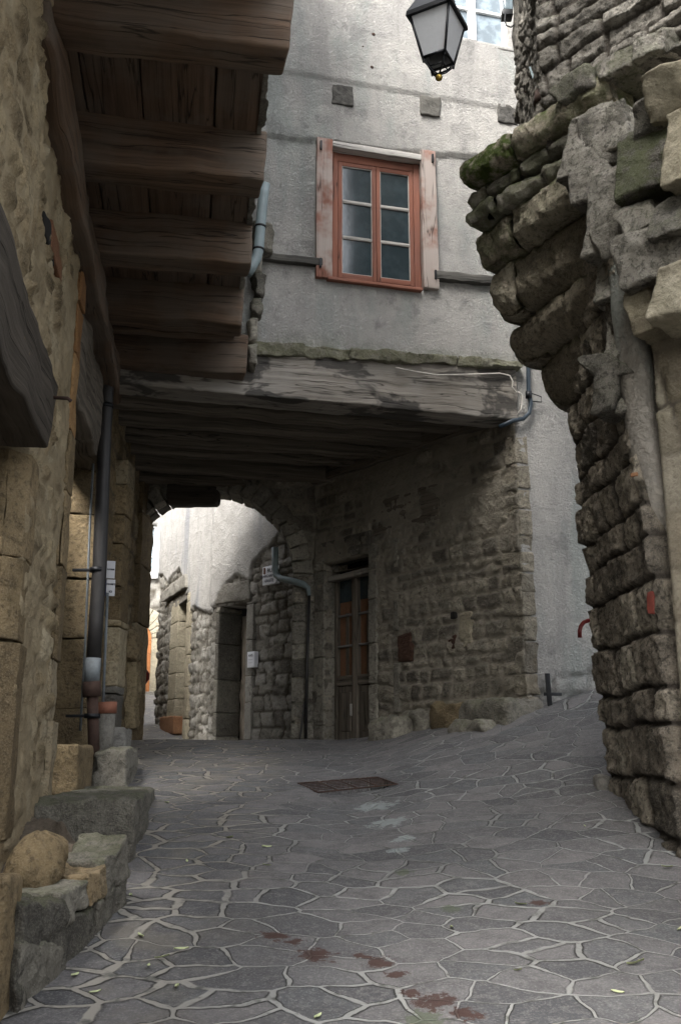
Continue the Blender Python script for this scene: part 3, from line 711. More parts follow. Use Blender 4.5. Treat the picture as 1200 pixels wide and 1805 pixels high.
window_red()
def window_white():
    fr = F; r = Acc(); U0, U1, V0, V1 = XU0, XU1, XV0, XV1
    fr.box(r, U0, U0+.05, V0, V1, -.06, -.0, amp=0); fr.box(r, U1-.05, U1, V0, V1, -.06, -.0, amp=0); fr.box(r, U0+.05, U1-.05, V0, V0+.05, -.06, 0, amp=0); fr.box(r, U0+.05, U1-.05, V1-.05, V1, -.06, 0, amp=0)
    m = fr.uv(833, 60)[0]; fr.box(r, m-.045, m+.045, V0+.05, V1-.05, -.06, .005, amp=0)
    win = r.obj('window', M['white_paint'], house); win['label'] = 'white painted window at the top of the facade'
    for (p, q) in ((U0+.05, m-.045), (m+.045, U1-.05)):
        n = 3; hb = (V1-V0-.1)/n
        for k in range(1, n): a = Acc(); fr.box(a, p, q, V0+.05+hb*k-.02, V0+.05+hb*k+.02, -.05, -.01, amp=0); a.obj('glazing_bar', M['white_paint'], win)
        a = Acc()
        for k in range(n): fr.box(a, p, q, V0+.05+hb*k+.021, V0+.05+hb*(k+1)-.021, -.045, -.038, amp=0, r=0)
        a.obj('pane', M['pane_light'], win)
    a = Acc(); fr.box(a, U0-.05, U1+.12, V0-.055, V0-.035, -.02, .05, seg=.3, amp=.002, r=.003); a.obj('sill_line', M['end_grain'], win)
window_white()
# ================================================================ HOUSE BEYOND THE ARCH
A0 = A(JX+.04, EY[1]+.48, 0)
FA = Fr(A0, (-.678, .735), (-.735, -.678))
LA = FA.uv(374, 1150)[0]
B0 = FA.pt(LA, 0)
FB = Fr(B0, (-.3665, .930), (-.930, -.3665)); LB = FB.uv(279, 1150)[0]
beyond = thing('corner_house', 'pale streaked plaster house with bare stone base beyond the arch', 'house', tuple(FA.pt(LA, 1.5)))
pA = poly_interp(FA, [(374, 1075), (392, 1045), (402, 1027), (425, 1014), (440, 1022), (446, 1020), (448, 998), (462, 980), (478, 962), (500, 940), (525, 900)])
pB = poly_interp(FB, [(374, 1078), (350, 1070), (334, 1072), (333, 1035), (322, 1002), (312, 1010), (300, 1025), (290, 1010), (279, 1025)])
def bey(fr, pl, seed, dk):
    ms = masonry(seed, (.10, .22), (.12, .34), bulge=.03, edge=.018, warp=.06, off=.018, rough=.018, fine=.008)
    def fn(U, V):
        h, st = ms(U, V); ln = np.interp(U, *pl)+.04*f2(U, V, 6, seed+4, 3)*2
        k = smooth(-.01, .01, V-ln); h = h*(1-k)+k*(.055+.006*f2(U, V, 6, seed+3, 3)); st[..., 2] = k; return h, st
    return fn
# door holes
dA = (FA.uv(442, 1150)[0], FA.uv(388, 1150)[0], FA.uv(415, 1066)[1])
dB = (FB.uv(349, 1150)[0] if False else FB.uv(335, 1150)[0], FB.uv(300, 1150)[0], FB.uv(318, 1058)[1])
def beyond_mat():
    m = M['far_stone'].copy(); m.name = 'stone and streaked plaster beyond'; N = NB(m.node_tree); b = m.node_tree.nodes['Principled BSDF']
    old = b.inputs['Base Color'].links[0].from_socket
    co = N.n('ShaderNodeTexCoord').outputs['Object']
    at = N.n('ShaderNodeAttribute', attribute_name='st'); sp = N.n('ShaderNodeSeparateColor'); N.l(at.outputs['Color'], sp.inputs[0])
    s = N.noise(co, 1, 5, .6, .3, (2.6, 2.6, .4)); n = N.noise(co, 5, 5, .6); s2 = N.noise(co, 1, 4, .6, .3, (1.1, 1.1, .28))
    c = N.mix(N.ss(n, .35, .7), (.31, .30, .28), (.25, .242, .225)); c = N.mix(N.math('MULTIPLY', N.ss(s, .5, .7), .6), c, (.22, .22, .225)); c = N.mix(N.math('MULTIPLY', N.ss(s2, .55, .66), .75), c, (.17, .175, .185))
    N.l(N.mix(sp.outputs[2], old, c), b.inputs['Base Color']); return m
M['beyond'] = beyond_mat()
def ff(fr, L, d, seed, pl, name):
    a = Acc(); d0, d1 = sorted(d[:2])
    panel(a, fr.O, fr.ex, Z, fr.n, lines([0, d0, d1, L], .03), lines([1.0, d[2], 5.6, 8.5], .03), bey(fr, pl, seed, 0), lambda u, v: ~((u > d0) & (u < d1) & (v < d[2])), rim=.35)
    a.obj(name, M['beyond'], beyond)
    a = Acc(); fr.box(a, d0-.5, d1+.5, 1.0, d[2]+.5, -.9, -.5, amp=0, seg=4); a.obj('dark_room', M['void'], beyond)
ff(FA, LA, dA, 61, pA, 'near_wall'); ff(FB, LB, dB, 71, pB, 'far_wall')
# surrounds
def surround(fr, x0, x1, vtop, mat, w=.05, dep=.03, name='door_jamb', d0=-.35):
    a = Acc(); u = sorted((fr.uv(x0, 1150)[0], fr.uv(x1, 1150)[0])); vv = 1.3
    while vv < vtop:
        hh = min(random.uniform(.3, .5), vtop-vv); fr.box(a, u[0], u[1], vv+.004, vv+hh-.006, d0, dep, seg=.08, r=.012, amp=.006); vv += hh
    return a.obj(name, M[mat], beyond)
surround(FA, 438, 450, dA[2]+.0, 'far_stone', dep=.05); surround(FA, 384, 390, dA[2], 'grey_stone', dep=.05)
a = Acc(); FA.px(a, [(384, 1066), (446, 1058), (444, 1022), (398, 1032)], -.3, .06, seg=.05, r=.02, amp=.015, fine=.004); a.obj('door_lintel', M['far_stone'], beyond)
surround(FB, 333, 339, dB[2], 'yellow', dep=.06); 
a = Acc(); u = FB.uv(303, 1150)[0]; vv = 1.45; ua = FB.uv(316, 1150)[0]
while vv < dB[2]-.02:
    hh = min(.42, dB[2]-vv); FB.box(a, min(u, ua), max(u, ua), vv, vv+hh-.008, -.3, .04, seg=.08, r=.01, amp=.006, st=(.6, 1, .5, 0)); vv += hh
a.obj('door_jamb', M['yellow'], beyond)
a = Acc(); FB.px(a, [(294, 1062), (338, 1036), (336, 1012), (296, 1044)], -.2, .10, seg=.05, r=.015, amp=.01); FB.px(a, [(304, 1078), (334, 1056), (334, 1040), (302, 1062)], -.25, .04, seg=.05, r=.01, amp=.006); a.obj('door_cornice', M['far_stone'], beyond)
a = Acc(); FB.px(a, [(292, 1294), (317, 1294), (317, 1262), (292, 1264)], -.1, .1, seg=.06, r=.02, amp=.01); a.obj('brick_base', M['brick'], beyond)
a = Acc()   # blocking stones inside the near doorway
FA.box(a, dA[0]+.0, dA[1], 1.4, dA[2]-.1, -.4, -.36, seg=.06, r=.01, amp=.02, st=(.0, 1, .5, 0)); a.obj('door_leaf', M['dark_wood'], beyond)
a = Acc(); FB.px(a, [(289, 912), (301, 908), (301, 874), (289, 876)], .0, .06, seg=.1, r=.01, amp=.004); a.obj('shutter', M['pale_wood'], beyond)
# ================================================================ FAR HOUSE
YF = 26.0
FF = Fr((-6, YF), (1, 0), (0, -1))
far = thing('far_house', 'distant house with an arched orange door and lace curtained window', 'house', tuple(FF.pt(.5, 2.9)))
fb = FF.uv(255, 1222)[1]; wx0, wv0 = FF.uv(256, 1008); wx1, wv1 = FF.uv(277, 925)
ddx0 = FF.uv(236, 1150)[0]; ddx1 = FF.uv(267, 1150)[0]; dzt = FF.uv(250, 1105)[1]
mf = masonry(81, (.2, .3), (.3, .6), bulge=.03, mort=.03)
def farf(U, V):
    h, st = mf(U, V); k = smooth(FF.uv(260, 1022)[1], FF.uv(260, 1012)[1], V); k = np.maximum(k, smooth(1.0, .9, np.hypot((U-(ddx0+ddx1)/2)/1.15, np.clip(V-(dzt-.45), 0, 9)/1.0))*0)
    st[..., 2] = k; return h*(1-k), st
a = Acc(); panel(a, FF.O, FF.ex, Z, FF.n, lines([-4, wx0, wx1, 7], .09), lines([2, wv0, wv1, 14], .09), farf, lambda u, v: ~((u > wx0) & (u < wx1) & (v > wv0) & (v < wv1)), rim=.2); a.obj('house_wall', M['beyond'], far)
a = Acc()
FF.box(a, wx0, wx1, wv0, wv0+.08, -.15, -.08, amp=0); FF.box(a, wx0, wx1, wv1-.07, wv1, -.15, -.08, amp=0); FF.box(a, wx0, wx0+.07, wv0+.08, wv1-.07, -.15, -.08, amp=0); FF.box(a, wx1-.07, wx1, wv0+.08, wv1-.07, -.15, -.08, amp=0)
for k in (1, 2): v = wv0+(wv1-wv0)*k/3; FF.box(a, wx0+.07, wx1-.07, v-.02, v+.02, -.14, -.09, amp=0)
FF.box(a, wx0-.1, wx1+.1, wv0-.2, wv0-.005, -.05, .12, amp=0); fw_ = a.obj('window', M['white_paint'], far)
a = Acc(); FF.box(a, wx0, wx1, wv0, wv1, -.2, -.18, amp=0, r=0, seg=2); a.obj('pane', M['lace'], fw_)
def arched(acc, c, rw, h0, h1, d0, d1, n=12):
    pts = [(c-rw, h0), (c+rw, h0)]+[(c+rw*math.cos(math.pi*k/n), h1+rw*math.sin(math.pi*k/n)) for k in range(n+1)]
    V = [FF.pt(p[0], p[1], d) for d in (d0, d1) for p in pts]; m = len(pts)
    acc.add(V, [tuple(range(m))[::-1], tuple(range(m, 2*m))]+[(i, (i+1) % m, m+(i+1) % m, m+i) for i in range(m)], smooth=False)
dc = (ddx0+ddx1)/2-.1; dr_ = ddx1-dc
a = Acc(); arched(a, dc, dr_, fb-.2, dzt-dr_*.9, .0, .06); fd = a.obj('arched_door', M['orange_door'], far)
a = Acc(); 
for i in range(11):
    t0 = math.pi*i/11; t1 = math.pi*(i+1)/11-.02; P = lambda t, r, d: FF.pt(dc+r*math.cos(t), dzt-dr_*.9+r*math.sin(t), d)
    a.hexa([P(t0, dr_+.01, 0), P(t1, dr_+.01, 0), P(t1, dr_+.5, 0), P(t0, dr_+.5, 0), P(t0, dr_+.01, .09), P(t1, dr_+.01, .09), P(t1, dr_+.5, .09), P(t0, dr_+.5, .09)], seg=.2, r=.01, amp=.003, st=(.9, 1, 1, 0))
for s in (-1, 1): FF.box(a, dc+s*(dr_+.01), dc+s*(dr_+.42), fb+.0, dzt-dr_*.9-.02, 0, .09, seg=.4, r=.01, amp=.003, st=(.5, 1, 0, 0))
a.obj('door_surround', M['yellow'], far)
a = Acc(); FF.box(a, -4, 7, fb-.35, fb+.02, .02, .5, seg=.5, r=.02, amp=.005); a.obj('threshold', M['far_stone'], far)
# ================================================================ LEFT HOUSE
W = Fr((-.89, 0), (-.1513, .9885), (.9885, .1513))
left = thing('arcade_house', 'old house on the left with ochre stone piers and an oak jettied floor', 'house', tuple(W.pt(6, .9)))
JB = 3.5+EYE                      # underside of the joists
UJ = [3.15, 4.32, 5.52, 6.63, 7.69, 8.55]; OF = [1.27, 1.27, 1.22, 1.21, 1.20, 1.29]
for i, (u, of) in enumerate(zip(UJ, OF)):
    a = Acc(); wdt = .25; h = .36; o0 = -.15
    if i == 5: wdt = .22; h = .30
    zb = JB if i < 5 else JB-.09
    P = lambda uu, oo, z: W.pt(uu, z, oo)
    e = random.uniform(-.02, .02)
    a.hexa([P(u-wdt, o0, zb+e), P(u-wdt+.02, of, zb-e), P(u+.01, of-.01, zb-e), P(u, o0, zb+e),
            P(u-wdt, o0, JB+h), P(u-wdt+.02, of+.01, JB+h), P(u+.01, of, JB+h), P(u, o0, JB+h)], seg=.05, r=.020, amp=.013, freq=3.2, fine=.006)
    a.obj('joist', M['joist'], left)
a = Acc(); a.box(W.pt(7.84, JB+.05, -.1), W.n*1.25, W.ex*.12, Z*.28, seg=.05, r=.02, amp=.012, freq=4, fine=.003); a.obj('joist', M['joist'], left)
# ceiling boards running along the alley
oo = -.2; a = Acc()
cuts = [-.2, .12, .46, .90, 1.19]
for p, q in zip(cuts[:-1], cuts[1:]):
    a.box(W.pt(-3, JB+.34+random.uniform(-.008, .008), p+.006), W.n*(q-p-.012), W.ex*11.7, Z*.04, seg=.3, r=.004, amp=.004)
a.box(W.pt(-3, JB+.40, -.2), W.n*1.38, W.ex*11.6, Z*.1, seg=9, amp=0); b_ = a.obj('ceiling_boards', M['board'], left)
# blanket of upper wall on the street side and the rough end next to the facade
def upw(U, V):
    h, st = masonry(91, (.12, .2), (.15, .35), bulge=.02)(U, V); return h, st
a = Acc(); panel(a, W.pt(0, 0, 1.20), W.ex, Z, W.n, lines([-6, 2], .3)[:-1].tolist()+lines([2, 8.62], .03).tolist(), lines([JB+.32, JB+2.0], .03).tolist()+lines([JB+2.05, 11.2], .3).tolist(), upw, rim=.03)
a.obj('upper_wall', M['grey_stone'], left)
a = Acc(); W.box(a, -6, 8.6, 11.0, 11.2, -2.5, 1.2, amp=0, seg=9); a.obj('roof_slab', M['dark_wood'], left)
# toothing stones at the end of the jetty
for (x0, y0, x1, y1) in ((446, 396, 480, 448), (446, 484, 468, 528), (442, 530, 463, 560), (436, 566, 454, 604), (436, 606, 450, 650), (440, 452, 460, 484)):
    p = hit((x0+x1)/2, (y0+y1)/2, F.pt(0, 0, .12), F.n); hw = (x1-x0)/2/FPX*np.linalg.norm(p-CAM); hh = (y1-y0)/2/FPX*np.linalg.norm(p-CAM)/.9
    a = Acc(); a.box(p-F.ex*hw-Z*hh-F.n*.09, F.ex*2*hw, F.n*.18, Z*2*hh, seg=.035, r=.035, amp=.035, freq=7, fine=.006); a.obj('toothing_stone', M['grey_stone'], left)
# timber plate on top of the wall
a = Acc(); a.box(W.pt(3.9, JB-.26, -.05), W.ex*5.0, W.n*.17, Z*.26, seg=.07, r=.03, amp=.022, freq=3); a.obj('wall_plate', M['joist'], left)
a = Acc(); a.box(W.pt(3.9, JB-.28, -.3), W.ex*5.0, W.n*.25, Z*.75, seg=.07, r=.02, amp=.03, freq=5); a.obj('plate_backing', M['left_stone'], left)
# near raised wall above the lintel, masonry
rub = masonry(101, (.09, .2), (.12, .3), mort=.03, edge=.05, bulge=.03, off=.03, warp=.09, wf=3, rough=.022, fine=.007)
def lw(U, V):
    h, st = rub(U, V); k = smooth(.4, .6, .5+f2(U, V, 1.7, 105, 3)); st[..., 1] *= (1-.55*k); h = h*(1-.45*k)+.012*k; return h, st
UO = W.uv(40, 1050)[0]           # near jamb corner of the strip (Y about 4.9)
UO = 4.93; UE = 6.37
LT = lambda u: 1.95+EYE+0*u
a = Acc()
panel(a, W.pt(0, 0, .07), W.ex, Z, W.n, lines([3.0, 4.22], .022), lines([2.4, 9.0], .03), lw, lambda u, v: v > LT(u)-.25, rim=.4)
a.obj('raised_wall', M['left_stone'], left)
a = Acc()
panel(a, W.pt(0, 0, 0), W.ex, Z, W.n, lines([4.15, UO-.05, UE], .022), lines([.2, JB-.25], .022), lw, lambda u, v: (u > UO-.05) | (v > LT(u)-.3), rim=.35)
a.obj('rubble_wall', M['left_stone'], left)
# lintel over the near opening, sagging tip
a = Acc()
a.hexa([W.pt(2.4, 1.50+EYE, -.3), W.pt(4.70, 1.47+EYE, -.3), W.pt(4.70, 1.47+EYE, .12), W.pt(2.4, 1.50+EYE, .12),
        W.pt(2.4, 2.0+EYE, -.3), W.pt(4.92, 1.90+EYE, -.3), W.pt(4.92, 1.90+EYE, .12), W.pt(2.4, 2.0+EYE, .12)], seg=.06, r=.015, amp=.015, freq=3, fine=.006)
ln_ = a.obj('door_lintel', M['lintel'], left)
a = Acc(); p = W.pt(4.78, 1.78+EYE, .12); a.tube([p-W.n*.03, p+W.n*.07, p+W.n*.09-Z*.015], .01, 7); a.obj('nail', M['rust'], ln_)
# dressed jamb blocks at the near opening: shaded face towards the camera, chamfered corner
def jamb(u0, off0, off1, z0, z1, hs, name, mat='left_ashlar', depth=.34, ch=.07, shade=None, seed=0):
    """stack of blocks whose front face (towards the camera) is at u0; from offset off0 (inside) to off1 (street side)"""
    rr = random.Random(seed); z = z0
    k = 0
    while z < z1-.03:
        h = min(hs[k % len(hs)], z1-z); k += 1
        j = rr.uniform(-.012, .012); c = ch*rr.uniform(.8, 1.2)
        a = Acc(); st = (rr.random(), 1, .5, 0)
        P = lambda u, o, zz: W.pt(u, zz, o)
        g = .005
        # main block and chamfer as one hexa with the corner cut
        a.hexa([P(u0+j, off0, z+g), P(u0+j, off1-c, z+g), P(u0+depth, off1-c, z+g), P(u0+depth, off0, z+g),
                P(u0+j, off0, z+h-g), P(u0+j, off1-c, z+h-g), P(u0+depth, off1-c, z+h-g), P(u0+depth, off0, z+h-g)], seg=.06, r=.012, amp=.010, freq=6, fine=.003, st=st)
        a.hexa([P(u0+j+.001, off1-c-.001, z+g), P(u0+c+j, off1+j, z+g), P(u0+depth, off1+j, z+g), P(u0+depth, off1-c-.01, z+g),
                P(u0+j+.001, off1-c-.001, z+h-g), P(u0+c+j, off1+j, z+h-g), P(u0+depth, off1+j, z+h-g), P(u0+depth, off1-c-.01, z+h-g)], seg=.06, r=.008, amp=.008, freq=6, fine=.003, st=st)
        o = a.obj(name, M['ochre_block' if name == 'quoin_block' and z > 3.4 else mat], left); z += h
jamb(UO-.14, -.9, .03, .45, 1.55+EYE-.02, [.62, .95, .42, .56], 'jamb_block', depth=.30, ch=.09, seed=3)
jamb(UE-.20, -.35, .035, .7, JB-.27, [.42, .55, .38, .6, .5], 'quoin_block', depth=.24, ch=.02, seed=5)
UP = 8.85
jamb(UP, -.9, .0, 1.15, 2.25+EYE+.55, [.7, .62, .55, .6], 'pier_block', depth=.34, ch=.03, seed=8)
# brick-coloured strips high on the wall
for (x0, x1, y0, y1, m_) in ((92, 106, 385, 500, 'brick'),):
    u0, v1 = W.uv(x0, y0, .02); u1, v0 = W.uv(x1, y1, .02)
    a = Acc(); W.quad(a, [(u0, v0), (u1, v0), (u1, v1-.05), (u0, v1)], -.1, .03, seg=.05, r=.012, amp=.005); a.obj('brick_strip', M[m_], left)
a = Acc(); u0, v1 = W.uv(80, 385); u1, v0 = W.uv(90, 470); W.box(a, u0-.1, u1, v0, v1, -.1, .022, seg=.05, r=.01, amp=.008); a.obj('recess_shade', M['void'], left)  # near-black block proud of the wall, its colour standing in for a recess's shade
# dark rooms behind the openings
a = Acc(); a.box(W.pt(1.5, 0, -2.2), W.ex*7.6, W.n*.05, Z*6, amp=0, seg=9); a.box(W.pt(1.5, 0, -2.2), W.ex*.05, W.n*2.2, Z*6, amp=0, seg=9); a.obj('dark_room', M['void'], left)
a = Acc(); W.box(a, -6, 2.2, -1.5, 2.9, -.3, 0, amp=0, seg=9); a.obj('near_wall', M['left_stone'], left)
a = Acc(); W.box(a, UE+.02, UP-.01, 2.55+EYE, JB-.22, -.4, -.02, seg=.08, r=.03, amp=.03, freq=4); a.obj('door_lintel', M['dark_wood'], left)
a = Acc(); W.box(a, UE+.02, UP-.01, .9, 4.2, -.75, -.7, seg=.3, r=.0, amp=.0); a.obj('opening_shade', M['void'], left)  # near-black sheet stands in for the shade inside the opening
# passage's left wall and piers 2, 3
P2 = A(-2.2, 9.45, 0)
PL = Fr((-2.26, 8.9), (-.1, 1), (1, .1))
a = Acc(); panel(a, PL.O, PL.ex, Z, PL.n, lines([0, 3.4], .03), lines([1.1, 5.4], .03), masonry(111, (.15, .3), (.25, .5), bulge=.02, warp=.03), rim=.3); a.obj('passage_side_wall', M['left_ashlar'], left)
def pierY(x0, x1, y, yb, z0, z1, hs, name, mat, depth=.35, seed=0, ch=0.0, st=None):
    rr = random.Random(seed); z = z0; k = 0
    while z < z1-.03:
        h = min(hs[k % len(hs)]*rr.uniform(.85, 1.15), z1-z); k += 1; j = rr.uniform(-.012, .012)
        a = Acc(); a.box(A(x0, y+j, z+.004), A(x1-x0+j, 0, 0), A(0, depth, 0), A(0, 0, h-.008), seg=.05, r=.014, amp=.010, freq=7, fine=.003, st=st); a.obj(name, M[mat], left); z += h
xp = lambda x, y, Y: atY(x, y, Y)[0]
pierY(xp(181, 1000, 9.6), xp(216, 1000, 9.6), 9.6, 0, 2.75, 2.62+EYE+.3, [.34, .42, .36], 'pier_block', 'left_ashlar', seed=12)
pierY(xp(176, 1200, 9.6), xp(206, 1200, 9.6), 9.57, 0, 1.0, 2.1, [1.1], 'pier_base', 'far_stone', seed=13)
pierY(xp(178, 1120, 9.6), xp(211, 1120, 9.6), 9.58, 0, 2.1, 2.75, [.66], 'pier_block', 'left_stone', seed=14)
pierY(xp(214, 1000, 11.6), xp(232, 1000, 11.6), 11.6, 0, 1.5, 5.3, [.62, .9, .8], 'pier_block', 'left_ashlar', seed=15)
pierY(xp(228, 1000, 11.7), xp(247, 1000, 11.7), 11.72, 0, 1.5, 5.3, [.7, .85, .75], 'pier_block', 'left_ashlar', seed=16, depth=.7)
def rock(x0, x1, y0, y1, Y, t, name, mat, parent=None, ang=0., amp=.03, r=.06, st=None, freq=6, label=None, cat=None, group=None, foot=None):
    c = atY((x0+x1)/2, (y0+y1)/2, Y); D = np.linalg.norm(c-CAM); hw = (x1-x0)/2/FPX*D*.97; b = atY((x0+x1)/2, y1, Y); tp = atY((x0+x1)/2, y0, Y)
    z0 = b[2]-.03 if foot is None else foot; z1 = tp[2]
    e = A(math.cos(ang), math.sin(ang), 0); f = A(-math.sin(ang), math.cos(ang), 0); a = Acc()
    a.box(A(c[0], Y, z0)-e*hw, e*2*hw, f*t, Z*(z1-z0), seg=.035, r=r, amp=amp, freq=freq, fine=.005, st=st)
    if parent is None:
        cc = A(c[0], Y+t/2, z0); a.v = [v-cc for v in a.v]; o = a.obj(name, M[mat]); o.location = cc
        if label: tag(o, label, cat, group)
        return o
    return a.obj(name, M[mat], parent)
rock(200, 240, 1110, 1160, 11.3, .35, 'guard_stone', 'left_ashlar', left, r=.08)
rock(202, 240, 1158, 1282, 11.45, .3, 'pier_base', 'left_stone', left, r=.03)
a = Acc(); LW = Fr((-3.3, 12.7), (-3.3, 14.3), (14.3, 3.3)); panel(a, LW.O, LW.ex, Z, LW.n, lines([0, 14.5], .3), lines([.8, 5.6], .3), masonry(161, (.2, .35), (.3, .6), warp=.04), rim=.4); a.obj('lane_light_blocker', M['left_stone'], left)  # unseen wall added to block sky light and darken the lane beyond the arch
# hooks near the beam
for (x, y) in ((232, 618), (240, 650)):
    a = Acc(); p = hit(x, y, PL.O, PL.n); k = .04
    a.tube([p, p+PL.n*.05+Z*.02, p+PL.n*.05-Z*.05, p+PL.n*.07-Z*.11, p+PL.n*.13-Z*.12, p+PL.n*.15-Z*.06], .009, 6); a.obj('iron_hook', M['iron'], left)
random.seed(21)
# ================================================================ RIGHT HOUSE
right = thing('corbelled_house', 'rough stone house on the right with mossy corbels carrying its corner', 'house', (2.1, 6.6, .6))
# lower street face: bilinear sheet
fb0, fb1 = A(2.02, 7.35), A(1.98, 5.82); ft0, ft1 = A(1.87, 7.45), A(1.86, 5.85)
HF = 4.6
def rP(U, V):
    t = (U/1.55)[..., None]; s = np.clip((V-.5)/(HF-.5), 0, 1.4)[..., None]
    b = fb0*(1-t)+fb1*t; q = ft0*(1-t)+ft1*t; xy = b*(1-s)+q*s
    return np.concatenate([xy, V[..., None]], -1)
pm = masonry(123, (.17, .36), (.14, .42), mort=.026, edge=.018, bulge=.05, off=.022, warp=.035, rough=.022, fine=.011, rr=.05)
def pf(U, V):
    h, st = pm(U, V); h = h*smooth(-.0, .08, U+.03)
    return h, st
a = Acc(); panel(a, None, A(0, -1, 0), Z, A(-1, 0, 0), lines([0, 1.55], .018), lines([.2, 5.0], .018), pf, rim=.5, P=rP); a.obj('street_wall', M['pillar'], right)
# render roll (rounded corner)
a = Acc(); pts = []; rs = []
for k in range(60):
    z = 2.2+k*(4.75-2.2)/59+0; t = (z-.5)/(HF-.5); xy = fb1*(1-t)+ft1*t
    dq = .13*smooth(3.5, 2.3, z); pts.append(A(xy[0]+.05+dq+.02*vn(A(z*1.3, 7, 0)[None])[0], xy[1]+.06+dq*.5, z)); rs.append(.11+.012*vn(A(z*6, 0, 0)[None])[0])
a.tube(pts, rs, 24); o = a.obj('rendered_corner', M['roll'], right)
# red paint marks and brick shards
for (x, y, w_, h_) in ((1157, 1066, 11, 38), (1128, 842, 8, 6)):
    p = hit(x, y, A(1.88, 0, 0), A(-1, 0, 0)); p[0] = min(p[0], 1.9); D = np.linalg.norm(p-CAM)
    a = Acc(); nrm = A(-.6, -.8, 0); tt = A(.8, -.6, 0)
    a.box(p-tt*w_/2/FPX*D-Z*h_/2/FPX*D+nrm*.10, tt*w_/FPX*D*1.1, nrm*.012, Z*h_/FPX*D, seg=.02, r=.004, amp=.008, freq=20); a.obj('red_brick_shard', M['red_mark'] if h_ > 20 else M['brick'], right)
# face towards the camera (sandy render with stones)
R2 = Fr((1.97, 5.80), (.72, -.69), (-.69, -.72))
m2 = masonry(131, (.22, .4), (.3, .6), mort=.02, edge=.04, bulge=.03, warp=.05, rough=.014, fine=.006)
def r2(U, V):
    h, st = m2(U, V); ren = smooth(.35, .55, .5+.6*f2(U, V, 1.2, 133, 3)+.25*(V < 3.5)-.5*smooth(4.2, 4.5, V)-.6*smooth(1.9, 1.3, V))
    st[..., 1] = st[..., 1]*(1-.8*ren)+.5*ren; h = h*(1-.8*ren)+.02*ren; return h, st
a = Acc(); panel(a, R2.O, R2.ex, Z, R2.n, lines([.05, 2.2], .02), lines([.0, 5.6], .02), r2, rim=.5); a.obj('sandy_wall', M['yellow'], right)
# corbel courses: outer end walks out to the left as height grows (pixel, height) on real heights
def cz(x, y, z): return atZ(x, y, z+EYE)
zc = [2.74, 3.02, 3.32, 3.72, 4.10, 4.28, 4.50]
def stone(c4b, c4t, z0, z1, name, mat, **k):
    """plan quads bottom and top (lists of 4 xy), heights z0,z1"""
    a = Acc(); a.hexa([A(*p, z0) for p in c4b]+[A(*p, z1) for p in c4t], **k); return a.obj(name, M[mat], right)
def course(z0, z1, tipb, tipt, wall_b, wall_t, splits, mat='corbel', moss=0.0, r=.05, amp=.014, depth=.55, back=.75):
    """front edge runs from the near wall point to the tip; the course goes back away from the street"""
    tb, tt = np.array(tipb), np.array(tipt); wb, wt = np.array(wall_b), np.array(wall_t)
    ss = [0]+splits+[1]
    for p, q in zip(ss[:-1], ss[1:]):
        g = .006
        B0_, B1_ = wb+(tb-wb)*(p+g), wb+(tb-wb)*(q-g); T0, T1 = wt+(tt-wt)*(p+g), wt+(tt-wt)*(q-g)
        bk = A(.80, .45)*back
        st = (random.uniform(.15, .95), 1, .5, moss*random.uniform(.6, 1.2)*(.35+.65*q))
        stone([B0_, B1_, B1_+bk, B0_+bk], [T0, T1, T1+bk, T0+bk], z0+.006, z1-.006, 'corbel_stone', mat, seg=.04, r=r, amp=amp*1.4, freq=4.5, fine=.005, st=st)
def xyz(x, y, z): return tuple(cz(x, y, z)[:2])
N6 = (1.84, 5.93); 
# bottom three big rounded ones, then thinner courses, then mossy cap
z = [2.72, 3.05, 3.27, 3.72, 4.02, 4.22, 4.50]

